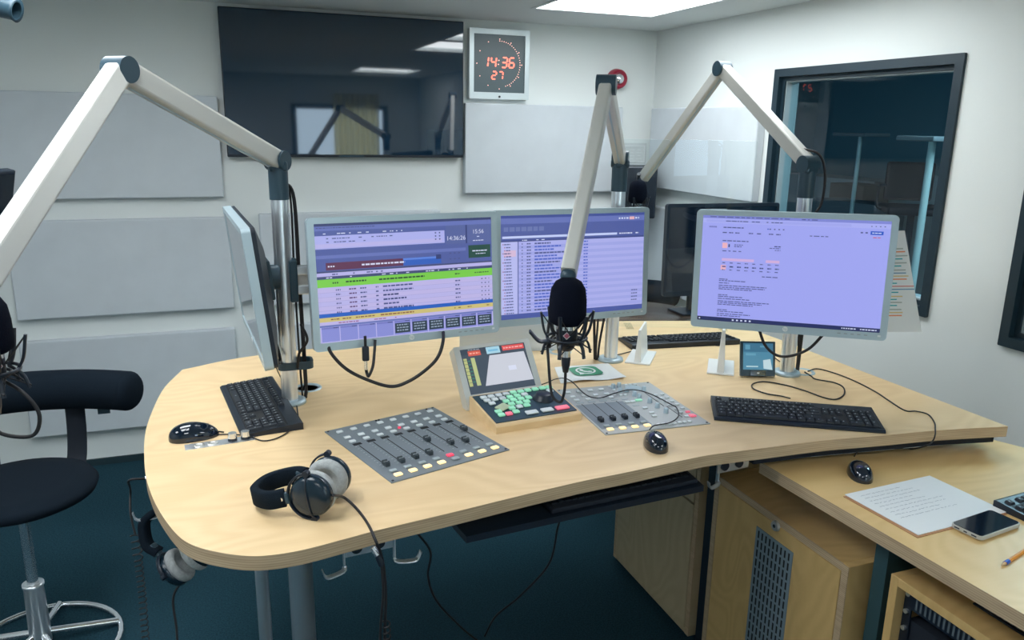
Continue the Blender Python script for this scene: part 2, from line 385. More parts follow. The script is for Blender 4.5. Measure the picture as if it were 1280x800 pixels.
# room beyond the glass
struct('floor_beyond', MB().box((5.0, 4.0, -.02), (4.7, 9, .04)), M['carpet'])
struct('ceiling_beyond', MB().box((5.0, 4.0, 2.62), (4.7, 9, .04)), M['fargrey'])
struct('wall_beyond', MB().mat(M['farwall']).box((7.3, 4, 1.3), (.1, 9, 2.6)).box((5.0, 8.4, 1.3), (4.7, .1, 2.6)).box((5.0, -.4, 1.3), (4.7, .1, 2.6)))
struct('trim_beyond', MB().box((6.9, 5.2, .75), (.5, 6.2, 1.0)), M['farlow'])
t = thing('ceiling_light', 'added unseen ceiling light brightening the room beyond the window', 'ceiling light', (4.2, 2.4, 2.6))  # unseen lamp, added to brighten the far room
MB().box((0, 0, -.012), (1.2, 1.2, .02)).build('diffuser', emi('added_far_diffuser', (.7, .9, 1), 16), t)
MB().ring(rrect(1.25, 1.25, .005, 2), rrect(1.18, 1.18, .005, 2), -.026, 0).build('trim', M['fargrey'], t)
# acoustic panels
def apanel(x0, x1, z0, z1, label, wall='b'):
    w, h = x1 - x0, z1 - z0
    if wall == 'b': T = Matrix.Translation(((x0 + x1) / 2, BY, (z0 + z1) / 2)) @ UP
    else: T = Matrix.Translation((RX, (x0 + x1) / 2, (z0 + z1) / 2)) @ Matrix.Rotation(-PI / 2, 4, 'Z') @ UP
    mb = MB(); mb.box((0, 0, .024), (w, h, .047), bev=.007, seg=3)
    o = mb.build('acoustic_panel', M['panel']); o.matrix_basis = T
    tag(o, label, 'acoustic panel', 'pale acoustic wall panels')
apanel(-.955, .032, 1.395, 1.893, 'pale acoustic panel at upper left, beside the television')
apanel(-.955, .045, .812, 1.293, 'pale acoustic panel at middle left, directly behind the left microphone arm')
apanel(-.965, .038, .200, .700, 'pale acoustic panel at lower left, behind the stool back')
apanel(.195, 1.175, .812, 1.305, 'pale acoustic panel below the television, above the wide left screen')
apanel(.195, 1.175, .200, .700, 'pale acoustic panel low on the wall behind the left monitor')
apanel(1.318, 2.30, 1.395, 1.893, 'pale acoustic panel directly below the red digital clock')
apanel(1.318, 2.30, .812, 1.293, 'pale acoustic panel behind the middle monitor')
apanel(3.262, 4.285, 1.425, 1.890, 'pale acoustic panel on the right wall between corner and window', 'r')
apanel(3.262, 4.285, .812, 1.315, 'pale acoustic panel low on the right wall behind the black monitor', 'r')
# television
tw, th = 1.243, .716; tc = (.683, BY, 1.955)
t = thing('television', 'large black wall television switched off, reflecting ceiling lights', 'television', mtx=Matrix.Translation(tc))
MB().box((0, -.045, 0), (tw, .03, th), bev=.004).build('housing', M['black'], t)
MB().box((0, -.0615, .004), (tw - .012, .004, th - .02)).build('screen', M['tvglass'], t)
MB().box((0, -.015, 0), (.5, .03, .4)).build('wall_mount', M['black'], t)
MB().box((0, -.062, -th / 2 + .006), (.13, .008, .01), bev=.002).build('logo_strip', M['joint'], t)
# LED clock
cx, cz, cs = 1.519, 2.103, .352
t = thing('wall_clock', 'square silver framed digital wall clock with red figures 14:36', 'clock', mtx=Matrix.Translation((cx, BY, cz)))
MB().ring(rrect(cs, cs + .02, .004, 2), rrect(cs - .052, cs - .045, .002, 2, 0, .004), 0, .042, UP).build('frame', mat('clock_frame', (.62, .70, .72), .35, .3), t)
MB().box((0, -.018, .004), (cs - .05, .036, cs - .043)).build('face', M['clockface'], t)
MB().cyl((0, -.041, -cs / 2 + .004), (0, -.046, -cs / 2 + .004), .006).build('sensor', M['black'], t)
def seg7(mb, ch, ox, oz, w, h, th, y, sl=.12):
    S = {'0': 'abcdef', '1': 'bc', '2': 'abged', '3': 'abgcd', '4': 'fgbc', '5': 'afgcd', '6': 'afgedc', '7': 'abc', '8': 'abcdefg', '9': 'abcdfg'}[ch]
    g = th * .6
    seg = dict(a=((g, h), (w - g, h)), b=((w, h - g), (w, h / 2 + g)), c=((w, h / 2 - g), (w, g)), d=((g, 0), (w - g, 0)), e=((0, h / 2 - g), (0, g)), f=((0, h - g), (0, h / 2 + g)), g=((g, h / 2), (w - g, h / 2)))
    for k in S:
        (x0, z0), (x1, z1) = seg[k]; p0 = V((ox + x0 + z0 * sl, y, oz + z0)); p1 = V((ox + x1 + z1 * sl, y, oz + z1))
        d = (p1 - p0).normalized(); n = V((-d.z, 0, d.x)) * th / 2
        q = [p0 - d * th * .3, p0 + n, p1 + n, p1 + d * th * .3, p1 - n, p0 - n]
        mb._fin(q + [v + V((0, .003, 0)) for v in q], [(0, 1, 2, 3, 4, 5)] + [(i, 6 + i, 6 + (i + 1) % 6, (i + 1) % 6) for i in range(6)])
for i, ch in enumerate('1436'):
    mb = MB(); seg7(mb, ch, [-.098, -.052, .012, .055][i], -.014, .029, .052, .0075, -.0375); mb.build('digit', M['led'], t)
for i, ch in enumerate('27'):
    mb = MB(); seg7(mb, ch, [-.045, -.006][i], -.078, .024, .040, .0068, -.0375); mb.build('digit', M['led'], t)
mb = MB()
for z in (.001, .022): mb.cyl((-.006 + z * .1, -.0365, z), (-.006 + z * .1, -.039, z), .0032, n=8)
mb.build('colon', M['ledw'], t)
mb = MB()
for k in range(28):
    a = PI / 2 - k * PI / 30; mb.cyl((.122 * math.cos(a), -.0365, .122 * math.sin(a) + .002), (.122 * math.cos(a), -.039, .122 * math.sin(a) + .002), .0024, n=8)
for k in range(12):
    a = PI / 2 - k * PI / 6; mb.cyl((.132 * math.cos(a), -.0365, .132 * math.sin(a) + .002), (.132 * math.cos(a), -.039, .132 * math.sin(a) + .002), .0028, n=8)
mb.build('second_dots', M['ledw'], t)
# red signal lamp
T = Matrix.Translation((2.262, BY, 2.052)) @ UP
t = thing('signal_lamp', 'round red signal lamp with chrome centre high on the wall', 'lamp', mtx=T)
MB().lathe([(.058, 0), (.060, .012), (.054, .05), (.046, .062), (.040, .060), (.034, .045)], X=None).build('housing', M['red'], t)
MB().lathe([(.036, .045), (.030, .060), (.018, .070), (0, .074)]).build('reflector', M['shiny'], t)
# pale rectangles standing in for a reflection in the clear shield
T = Matrix.Translation((2.40, BY, 1.60)) @ UP
t = thing('reflection_patch', 'pale painted reflection in the corner of the back wall', 'reflection', mtx=T)
MB().box((0, 0, .004), (.19, .17, .008)).build('sheet', mat('reflection_pale', (.62, .65, .65), .7), t)
MB().ring(rrect(.17, .10, .002, 1, 0, .02), rrect(.158, .088, .002, 1, 0, .02), .008, .012).ring(rrect(.17, .04, .002, 1, 0, -.062), rrect(.16, .03, .002, 1, 0, -.062), .008, .012).build('frame', M['white'], t)
mb = MB()
for k in range(4):
    for j in range(3): mb.box((-.055 + j * .05, .045 - k * .018, .0085), (.022 + .016 * ((k * 3 + j) % 2), .004, .001))
mb.build('print', mat('reflection_marks', (.72, .75, .75), .7), t)
# corner loudspeaker on bracket
t = thing('loudspeaker', 'black loudspeaker mounted in the corner behind the far microphone', 'loudspeaker', (2.345, 4.15, 1.28), rz=-.45)
MB().box((0, 0, .13), (.20, .20, .30), bev=.01).build('cabinet', M['black'], t)
MB().cyl((0, -.10, .09), (0, -.106, .09), .065, n=28).build('woofer', M['blackm'], t)
MB().cyl((0, -.10, .215), (0, -.106, .215), .028).build('tweeter', M['blackm'], t)
MB().box((0, .14, .13), (.05, .12, .05)).build('bracket', M['black'], t)
# hanging loudspeaker at left edge and ceiling spotlight
q = PD(-45, 262, 2.25)
t = thing('studio_display', 'black studio screen cropped by the left photo edge, on wall arm', 'screen', mtx=frame(q, 62, -14))
MB().box((0, 0, 0), (.34, .03, .22), bev=.004).build('housing', M['black'], t)
MB().box((0, -.017, 0), (.32, .003, .20)).build('screen', M['gloss'], t)
a = V((LX + .005, q.y, q.z)); MB().tube([q + V((-.02, .01, 0)), a], .015, sm=0).cyl(a, a + V((.02, 0, 0)), .05).build('wall_arm', M['joint'], t, world=True)
q = PD(2, 8, 2.3)
t = thing('spotlight', 'black spotlight hanging from the ceiling at the top left corner', 'spotlight', q)
T = Matrix.Rotation(math.radians(105), 4, 'Y') @ Matrix.Rotation(.3, 4, 'X')
MB().lathe([(0, -.05), (.028, -.045), (.032, 0), (.030, .035), (.034, .045), (.024, .043)], X=T).build('housing', M['joint'], t)
MB().tube([(0, 0, 0), (0, .04, .05), (0, .02, CZ - q.z - .02)], .008).cyl((0, .02, CZ - q.z - .025), (0, .02, CZ - q.z), .035).build('bracket', M['black'], t)
MB().tube([(-.06, 0, .025), (-.02, -.03, .045), (.02, -.02, .03)], .006).build('cord', M['black'], t)

# ================================================================== DESK
DZ = .98
DTH = .031
fpx = [(1260, 533), (1175, 537.7), (1100, 544.5), (1030, 550.5), (955, 560), (892, 568), (855, 575), (780, 591), (730, 601), (655, 618.5), (580, 637), (500, 656), (467, 664), (430, 674), (380, 687), (342, 693.5), (312, 695), (280, 691.5), (245, 683), (222, 669), (200, 640), (187, 612), (181, 585)]
front = [(p.x, p.y) for p in [PZ(x, y, DZ) for x, y in fpx]] + [(-.219, 2.109), (-.214, 2.291), (-.193, 2.501), (-.147, 2.681)]
0 and print('FRONT', [(round(a, 3), round(b, 3)) for a, b in front])
back = [(-.147, 2.681), (.035, 2.765), (.3, 2.81), (.7, 2.865), (1.1, 2.892), (1.445, 2.885), (1.882, 2.771)]
side = [(1.882, 2.771), (1.955, 2.70), (2.01, 2.60), (2.030, 2.43), (2.033, 2.0), front[0]]
c2 = lambda P, n: [(p.x, p.y) for p in catmull([(a, b, 0) for a, b in P], n)]
poly = c2(front, 6)[:-1] + c2(back, 6)[:-1] + c2(side, 5)[:-1]
poly = poly[::-1]
area = sum(poly[i][0] * poly[(i + 1) % len(poly)][1] - poly[(i + 1) % len(poly)][0] * poly[i][1] for i in range(len(poly)))
if area < 0: poly = poly[::-1]
t = thing('studio_desk', 'large curved birch plywood studio desk carrying monitors and consoles', 'desk', (0, 0, 0))
b = bmesh.new()
MBt = MB().mat(M['birch']); MBt.prism(poly, DZ - DTH, DZ, side=M['ply'])
MBt.build('desktop', None, t)
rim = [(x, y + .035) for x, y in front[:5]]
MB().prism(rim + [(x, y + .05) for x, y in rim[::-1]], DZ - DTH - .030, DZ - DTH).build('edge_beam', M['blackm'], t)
def flange(x, y, z, r=.045): return MB().cyl((x, y, z), (x, y, z + .006), r, r * .97)
for (x, y, r) in ((.162, 2.25, .037), (.048, 2.27, .020), (1.62, 2.66, .035)):
    mb = MB().mat(M['chrome']); mb.cyl((x, y, 0.012), (x, y, DZ - DTH), r, n=32).cyl((x, y, 0), (x, y, .012), r * 1.8, n=32).cyl((x, y, DZ - DTH - .012), (x, y, DZ - DTH), r * 1.6, n=32)
    mb.build('leg', None, t)
for (px, py) in ((385, 485), (700, 440), (1003, 465)):
    p = PZ(px, py, DZ); MB().lathe([(0, .0), (.030, .0), (.034, .003), (.040, .003), (.042, 0)], X=Matrix.Translation(p)).build('cable_grommet', M['silver'], t)
# jack plates and hooks under the desk edge
def jackplate(pxc, y0, label):
    c = PY(pxc[0], pxc[1], y0)
    q = thing('socket_plate', label, 'socket plate', (c.x, c.y, DZ - DTH), rz=.1)
    MB().box((0, 0, -.019), (.105, .003, .038)).box((0, .012, -.0015), (.105, .024, .003)).build('plate', M['chrome'], q)
    for x in (-.03, .018): MB().cyl((x, -.001, -.02), (x, -.006, -.02), .012).build('socket', M['black'], q)
    return q, c
sp1, j1 = jackplate((463, 683), 1.475, 'metal jack socket plate under the desk edge, headphone plugged in')
sp2, j2 = jackplate((916, 584), 1.575, 'metal jack socket plate under the desk edge above the cabinets')
def hook(c, dx, label, flip=1):
    q = thing('hook', label, 'hook', (c.x + dx, c.y, DZ - DTH), rz=.1, group='metal headphone hooks under the desk')
    pts = [(0, 0, 0), (0, 0, -.055), (0, 0, -.062), (-.006 * flip, -.01, -.066), (-.035 * flip, -.02, -.066), (-.045 * flip, -.022, -.060), (-.050 * flip, -.024, -.045)]
    MB().sweep(pts, .012, .003, (0, 1, .2), sm=3).build('wire', M['chrome'], q); MB().box((0, .008, -.002), (.014, .03, .004)).build('foot', M['chrome'], q)
hook(j1, -.055, 'bent metal hook left of the jack plate below the desk front')
hook(j1, .05, 'bent metal hook right of the jack plate below the desk front', -1)
hook(j2, -.045, 'bent metal hook under the desk beside the tall birch cabinet')
# flush socket strip in the desk, left
pa, pb = PZ(231, 560, DZ), PZ(318, 547, DZ); ang = math.atan2(pb.y - pa.y, pb.x - pa.x)
t = thing('headphone_control_strip', 'small silver control strip set in the desk with two knobs', 'control strip', tuple((pa + pb) / 2), rz=ang)
L = (pb - pa).length
MB().box((0, 0, .0005), (L, .036, .0015)).build('plate', M['chrome'], t)
for x in (-.05, -.018): MB().lathe([(.006, .001), (.008, .003), (.013, .003), (.014, .001)], X=Matrix.Translation((x, 0, 0))).cyl((x, 0, .001), (x, 0, .002), .006).build('socket', M['alu'], t)
for x in (.030, .062):
    k = MB().mat(M['black']).cyl((x, 0, .001), (x, 0, .009), .0115).mat(M['shiny']).cyl((x, 0, .009), (x, 0, .022), .0118, .0105).build('knob', None, t)
# keyboard tray
t = thing('pull_out_tray', 'black pull-out keyboard tray hanging below the desk front', 'keyboard tray')
TZ = .90
ta, tb_, tc_, td = PZ(583, 671, TZ), PZ(880, 607, TZ), PZ(861, 590, TZ), PZ(567, 653, TZ)
tp = [(ta.x, ta.y), ((ta.x + tb_.x) / 2, (ta.y + tb_.y) / 2 + .004), (tb_.x, tb_.y), (tb_.x + (tc_.x - tb_.x) * 3.2, tb_.y + (tc_.y - tb_.y) * 3.2), (ta.x + (td.x - ta.x) * 3.2, ta.y + (td.y - ta.y) * 3.2)]
MB().prism(tp, TZ - .016, TZ).build('shelf', M['black'], t)
0 and print('TRAY', tp)
for q, dx in ((V((tp[4][0], tp[4][1], 0)), .03), (V((tp[3][0], tp[3][1], 0)), -.03)): MB().box((q.x + dx, q.y - .01, (TZ + DZ - DTH) / 2), (.02, .10, DZ - DTH - TZ)).build('rail', M['black'], t)
KT = Matrix.Translation(((ta + tb_ + V((0, .16, 0))) / 2 + V((.10, .01, 0)))) @ Matrix.Rotation(math.atan2(tb_.y - ta.y, tb_.x - ta.x), 4, 'Z')
tk = MB().mat(M['blackm'])
tk.box((0, 0, .006), (.42, .13, .012), KT, bev=.003).build('keyboard_base', None, t)
mb = MB()
for k in range(3):
    for j in range(22): mb.box((-.19 + j * .018, -.035 + k * .02, .014), (.015, .016, .004), KT)
mb.build('key_rows', M['key'], t)
# lower table at the right
LZ = .895
la, lb_, lc_, ld = PZ(950, 577, LZ), PZ(1280, 768, LZ), PZ(1243, 550, LZ), PZ(1280, 559.5, LZ)
ldir = (lb_ - la).normalized(); lb2 = la + ldir * 1.25
ltp = [(la.x, la.y), (lb2.x, lb2.y), (2.49, lb2.y), (2.49, ld.y + (ld.y - lc_.y) / (ld.x - lc_.x) * (2.49 - ld.x)), (lc_.x, lc_.y)]
0 and print('LTAB', ltp)
t = thing('side_table', 'lower birch side table at the right with paper and phone', 'table')
MB().mat(M['birch_dim']).prism(ltp, LZ - .033, LZ, side=M['ply']).build('tabletop', None, t)
MB().box((1.82, 1.30, (LZ - .033) / 2), (.70, .04, LZ - .033)).build('leg_panel', M['teal'], t)
MB().box((2.45, .9, (LZ - .033) / 2), (.04, .7, LZ - .033)).build('leg_panel', M['teal'], t)
# cabinets
def cabinet(x0, x1, y0, y1, z0, z1, label, wd, front):
    t = thing('cabinet', label, 'cabinet', (x0, (y0 + y1) / 2, z0))
    w = .022
    mb = MB().mat(wd)
    for c_, d_ in (((x0 + x1) / 2, y0 + w / 2, (z0 + z1) / 2), (x1 - x0, w, z1 - z0)), (((x0 + x1) / 2, y1 - w / 2, (z0 + z1) / 2), (x1 - x0, w, z1 - z0)), \
            (((x0 + x1) / 2, (y0 + y1) / 2, z1 - w / 2), (x1 - x0, y1 - y0 - 2 * w, w)), (((x0 + x1) / 2, (y0 + y1) / 2, z0 + w / 2), (x1 - x0, y1 - y0 - 2 * w, w)), ((x1 - w / 2, (y0 + y1) / 2, (z0 + z1) / 2), (w, y1 - y0 - 2 * w, z1 - z0 - 2 * w)):
        mb.box(c_, d_, bev=.0012, seg=1)
    mb.mat(M['ply'])
    for yy in (y0 + w / 2, y1 - w / 2): mb.box((x0 + .0005, yy, (z0 + z1) / 2), (.004, w * .98, z1 - z0 - .002))
    mb.box((x0 + .0005, (y0 + y1) / 2, z1 - w / 2), (.004, y1 - y0 - 2 * w, w * .98))
    mb.build('carcass', None, t, world=True)
    front(t, x0, y0 + w + .002, y1 - w - .002, z0 + w + .002, z1 - w - .002); return t
def fr1(t, x, y0, y1, z0, z1):
    zs = z0 + (z1 - z0) * .655
    MB().mat(M['birchg']).box((x + .004, (y0 + y1) / 2, (z0 + zs) / 2 - .001), (.018, y1 - y0, zs - z0 - .007), bev=.001).build('door', None, t, world=True)
    MB().mat(M['birchg']).box((x + .004, (y0 + y1) / 2, (z1 + zs) / 2 + .001), (.018, y1 - y0, z1 - zs - .007), bev=.001).build('drawer', None, t, world=True)
cabinet(1.472, 1.93, 2.068, 2.64, .012, .80, 'greyish birch cabinet with drawer and door, left under the desk', M['birchg'], fr1)
def fr2(t, x, y0, y1, z0, z1):
    MB().box((x + .008, (y0 + y1) / 2, (z0 + z1) / 2), (.02, y1 - y0, z1 - z0), bev=.001).build('door', M['birchv'], t, world=True)
    # vent grille
    a = PX(947, 660, x); b_ = PX(993, 688, x); gy0, gy1 = min(a.y, b_.y), max(a.y, b_.y); gz1 = (a.z + b_.z) / 2; gz0 = .08
    T = Matrix.Translation((x - .003, (gy0 + gy1) / 2, (gz0 + gz1) / 2)) @ Matrix.Rotation(-PI / 2, 4, 'Z') @ UP
    w, h = gy1 - gy0, gz1 - gz0
    g = MB().box((0, 0, 0), (w, h, .003), T).build('vent_grille', mat('grille_grey', (.24, .32, .37), .5, .2), t, world=True)
    mb = MB(); n = 9; rows = int(h / .03)
    for i in range(n):
        for j in range(rows):
            mb.box((-w / 2 + w * (i + .8) / (n + .6), h / 2 - .02 - j * .03, .0018), (.0055, .022, .001), T)
    mb.build('vent_slots', M['slot'], g, world=True)
    l = PX(971, 657, x); MB().mat(M['alu']).cyl(l, l + V((-.009, 0, 0)), .0165, .014).mat(M['black']).cyl(l + V((-.009, 0, 0)), l + V((-.010, 0, 0)), .005).build('lock', None, t, world=True)
cabinet(1.412, 1.92, 1.338, 1.905, .012, .725, 'yellow birch cabinet with round lock and grey vent grille', M['birchv'], fr2)
# black steel post between
pq = PY(899, 600, 1.955); t = tag(MB().box((pq.x, 1.975, (DZ - DTH) / 2), (.026, .04, DZ - DTH)).build('desk_post', M['black']), 'black square post between the two birch cabinets', 'post')
# rack cabinet
x0, x1, y0, y1, z0, z1 = 1.435, 1.95, .62, 1.235, .012, .765
t = thing('rack_cabinet', 'open birch rack cabinet with black equipment under side table', 'rack cabinet', (x0, (y0 + y1) / 2, 0)); w = .022
mb = MB().mat(M['birchv'])
for c_, d_ in (((x0 + x1) / 2, y0 + w / 2, (z0 + z1) / 2), (x1 - x0, w, z1 - z0)), (((x0 + x1) / 2, y1 - w / 2, (z0 + z1) / 2), (x1 - x0, w, z1 - z0)), (((x0 + x1) / 2, (y0 + y1) / 2, z1 - w / 2), (x1 - x0, y1 - y0 - 2 * w, w)), (((x0 + x1) / 2, (y0 + y1) / 2, z0 + w / 2), (x1 - x0, y1 - y0 - 2 * w, w)):
    mb.box(c_, d_, bev=.0012, seg=1)
mb.build('carcass', None, t, world=True)
MB().box((x1 - .03, (y0 + y1) / 2, (z0 + z1) / 2), (.02, y1 - y0 - 2 * w, z1 - z0 - 2 * w)).build('back_panel', M['blackm'], t, world=True)
for yy in (y1 - w - .012, y0 + w + .012): MB().box((x0 + .03, yy, (z0 + z1) / 2), (.004, .022, z1 - z0 - 2 * w)).build('rack_rail', M['black'], t, world=True)
for k in range(8): MB().cyl((x0 + .028, y1 - w - .012, z1 - .04 - k * .045), (x0 + .022, y1 - w - .012, z1 - .04 - k * .045), .006, n=12).build('screw', M['chrome'], t, world=True)
v = MB().box((x0 + .025, (y0 + y1) / 2, z1 - .05), (.004, y1 - y0 - 2 * w - .03, .044)).build('vent_panel', M['black'], t, world=True)
mb = MB()
for k in range(38): mb.box((x0 + .0225, y1 - w - .04 - k * .0125, z1 - .05), (.002, .005, .03))
mb.build('vent_slots', mat('slot_grey', (.10, .13, .15), .5), v, world=True)
MB().box((x0 + .16, (y0 + y1) / 2, z1 - .14), (.25, y1 - y0 - 2 * w - .03, .07)).build('rack_unit', M['blackm'], t, world=True)
tq = (PZ(1217, 752, z1) + PZ(1262, 755, z1)) / 2; tv = MB().box((tq.x, tq.y - .19, z1 + .002), (.09, .40, .004)).build('top_vent', M['blackm'], t, world=True)
mb = MB()
for k in range(26): mb.box((tq.x, tq.y - .38 + k * .0152, z1 + .0045), (.078, .006, .002))
mb.build('vent_ribs', M['black'], tv, world=True)
# ================================================================== MONITORS
MW, MH = .556, .361; SW, SH = .518, .322
def text_mesh(s, size, m, bold=False):
    c = bpy.data.curves.new('t', 'FONT'); c.body = s; c.size = size; c.align_x = 'CENTER'; c.align_y = 'CENTER'; c.offset = .012 * size if bold else 0
    o = bpy.data.objects.new('t', c); COL.objects.link(o); dg = bpy.context.evaluated_depsgraph_get(); me = bpy.data.meshes.new_from_object(o.evaluated_get(dg))
    bpy.data.objects.remove(o); me.materials.clear(); me.materials.append(m); return me
class Screen:
    """flat display content in 0..1000 x 0..1000 (y down) laid on the panel"""
    def __init__(s, w, h, y): s.w, s.h, s.y, s.mb, s.k = w, h, y, MB(), 0
    def r(s, x0, y0, x1, y1, col, layer=1):
        s.mb.mat(col); y = s.y - .00012 * layer
        X = lambda v: -s.w / 2 + s.w * v / 1000; Z = lambda v: s.h / 2 - s.h * v / 1000
        s.mb.quad([(X(x0), y, Z(y1)), (X(x1), y, Z(y1)), (X(x1), y, Z(y0)), (X(x0), y, Z(y0))]); return s
    def dashes(s, x0, x1, y, h, col, layer=2, wmin=6, wmax=22, gap=4, fill=1.0):
        x = x0
        while x < x1:
            w = random.uniform(wmin, wmax)
            if random.random() < fill: s.r(x, y, min(x + w, x1), y + h, col, layer)
            x += w + gap
        return s
def monitor(name, label, mtx, art=None, dark=False, w=MW, h=MH, sw=SW, sh=SH, logo=True, cat='monitor', frame_m=None):
    t = thing(name, label, cat, mtx=mtx)
    fm = frame_m or M['silver']
    MB().ring(rrect(w, h, .012), rrect(sw, sh, .001, 5, 0, (h - sh) * .08), 0, .022, Matrix.Translation((0, .011, 0)) @ UP).build('bezel', fm, t)
    mb = MB().mat(M['black']); T = Matrix.Translation((0, 0, 0)) @ UP
    o = rrect(w - .004, h - .004, .012); i = rrect(w * .62, h * .62, .03)
    n = len(o); vs = [(p[0], p[1], -.011) for p in o] + [(p[0], p[1], -.022) for p in o] + [(p[0], p[1], -.045) for p in i] + [(0, 0, -.045)]
    fs = [(a, (a + 1) % n, n + (a + 1) % n, n + a) for a in range(n)] + [(n + a, n + (a + 1) % n, 2 * n + (a + 1) % n, 2 * n + a) for a in range(n)] + [(2 * n + a, 2 * n + (a + 1) % n, 3 * n) for a in range(n)]
    mb._fin([(v[0], -v[2], v[1]) for v in vs], [f[::-1] for f in fs]); mb.build('back_shell', M['black'], t)
    zc = (h - sh) * .08
    scn = MB().box((0, -.004, zc), (sw, .010, sh)).build('screen', M['gloss'] if art is None or dark else M['lcd'], t)
    if art:
        S = Screen(sw, sh, -.0092); S.mb_off = zc; art(S); o2 = S.mb.build('screen_picture', None, scn); o2.location = (0, 0, zc)
        for (me_s, x, z, size, m) in getattr(S, 'texts', []):
            me = text_mesh(me_s, size, m); q = bpy.data.objects.new('screen_text', me); COL.objects.link(q); q.parent = scn
            q.matrix_basis = Matrix.Translation((-sw / 2 + sw * x / 1000, -.0099, zc + sh / 2 - sh * z / 1000)) @ UP
    if logo:
        zb = -h / 2 + (h - sh) * .34
        lg = MB().cyl((0, -.0105, zb), (0, -.0125, zb), .0075, n=24).build('logo_disc', M['white'], t)
        hp = bpy.data.objects.new('logo_letters', text_mesh('hp', .011, M['silver'])); COL.objects.link(hp); hp.parent = lg; hp.matrix_basis = Matrix.Translation((0, -.0131, zb + .001)) @ UP @ Matrix.Shear('XZ', 4, (0, 0))
        for k in range(5): MB().box((w * .27 + k * .018, -.0112, zb), (.009, .001, .0025)).build('menu_button', M['legend'], t)
        MB().box((w * .27 + .108, -.0112, zb), (.008, .001, .005)).build('power_button', M['btngrey'], t)
    MB().box((0, .055, 0), (.11, .02, .11), bev=.004).build('vesa_plate', M['joint'], t)
    return t
M['lcd'] = E(150, 155, 232)
LAV = E(172, 176, 238); LAV2 = E(184, 180, 234); BLU = E(78, 92, 160); BLU2 = E(100, 114, 184); DKB = E(44, 56, 116); TXT = E(70, 80, 140); BTX = E(60, 90, 200); WH = E(214, 220, 246)
GRN = E(120, 205, 70); YEL = E(205, 190, 120); RB = E(20, 90, 190); DRED = E(92, 40, 78); GBLK = E(16, 44, 62)
def art_left(S):
    r = S.r; S.texts = []
    r(0, 0, 1000, 1000, LAV2); r(0, 0, 1000, 22, E(50, 60, 110), 2); r(0, 22, 1000, 60, BLU2, 2); r(0, 60, 1000, 260, BLU, 2)
    r(0, 100, 715, 210, LAV, 3); r(0, 168, 700, 200, LAV2, 4); r(722, 60, 1000, 225, E(84, 98, 158), 4); r(842, 60, 850, 225, DKB, 5)
    S.dashes(10, 320, 32, 8, TXT, 4); S.dashes(30, 500, 80, 8, WH, 5, fill=.5); S.dashes(60, 420, 120, 8, TXT, 5, fill=.6); S.dashes(60, 300, 150, 8, TXT, 5, fill=.5)
    for k in range(3):
        for j in range(2): r(658 + j * 24, 112 + k * 28, 666 + j * 24, 124 + k * 28, TXT, 5)
    r(0, 210, 1000, 395, BLU, 3); r(0, 262, 840, 290, BLU2, 4)
    r(50, 325, 470, 388, DRED, 5); r(470, 325, 690, 388, E(40, 92, 190), 6); r(470, 325, 690, 342, E(90, 130, 220), 7); r(660, 310, 690, 350, DKB, 8); S.dashes(240, 480, 350, 14, WH, 8, 10, 26, 5); S.dashes(60, 95, 350, 12, WH, 8)
    for k in range(3): r(740 + k * 26, 300, 752 + k * 26, 312, TXT, 5); r(740 + k * 26, 352, 752 + k * 26, 362, TXT, 5)
    r(856, 245, 992, 360, E(20, 70, 62), 6); S.dashes(880, 970, 292, 10, WH, 7, 8, 20, 3); S.dashes(900, 960, 320, 7, WH, 7)
    r(0, 395, 1000, 440, E(60, 70, 116), 4); r(0, 408, 1000, 438, LAV2, 5); S.dashes(80, 380, 418, 10, TXT, 6, fill=.5)
    r(0, 440, 1000, 462, E(60, 70, 116), 5); S.dashes(30, 900, 446, 8, WH, 6, fill=.35)
    r(0, 462, 1000, 530, GRN, 5); S.dashes(80, 110, 488, 14, E(30, 70, 40), 6); S.dashes(150, 260, 485, 14, E(30, 70, 40), 6, 10, 20); S.dashes(330, 590, 486, 14, E(30, 70, 40), 6, 10, 28); S.dashes(770, 800, 488, 12, E(30, 70, 40), 6); S.dashes(890, 980, 490, 10, E(60, 100, 60), 6)
    for k in range(6):
        y = 538 + k * 38; r(0, y, 1000, y + 36, LAV2 if k % 2 else E(190, 182, 232), 4); r(0, y + 36, 1000, y + 38, E(150, 150, 210), 5)
        S.dashes(95, 120, y + 12, 12, TXT, 6, 4, 8); S.dashes(165, 205, y + 12, 12, E(90, 60, 120), 6, 8, 18, 3); S.dashes(225, 260, y + 12, 12, TXT, 6, 8, 18, 3); S.dashes(310, 325, y + 12, 12, TXT, 6)
        S.dashes(350, random.choice((440, 480, 520)), y + 10, 14, DKB if k in (2, 3) else TXT, 6, 10, 26, 4); S.dashes(770, 800, y + 12, 12, TXT, 6); S.dashes(930, 980, y + 12, 10, TXT, 6, 6, 10, 14)
    r(0, 752, 1000, 785, RB, 6); r(0, 785, 1000, 822, YEL, 6); S.dashes(60, 300, 798, 10, E(130, 90, 60), 7, fill=.6); S.dashes(330, 520, 796, 12, E(140, 90, 60), 7); S.dashes(760, 980, 798, 10, E(130, 110, 60), 7, fill=.5)
    r(0, 822, 1000, 850, E(190, 182, 232), 6); S.dashes(100, 420, 832, 8, E(150, 80, 130), 7, fill=.6); r(0, 850, 1000, 866, BLU2, 6)
    for k in range(10):
        x = 8 + k * 99
        r(x, 868, x + 94, 992, E(134, 140, 214), 6); r(x, 868, x + 94, 882, E(112, 118, 196), 7); r(x + 62, 872, x + 88, 878, DKB, 8)
        if k > 3:
            r(x + 4, 890, x + 90, 978, GBLK, 7)
            for j in range(3): S.dashes(x + 14, x + 80, 902 + j * 24, 11, E(150, 165, 190), 8, 8, 20, 4)
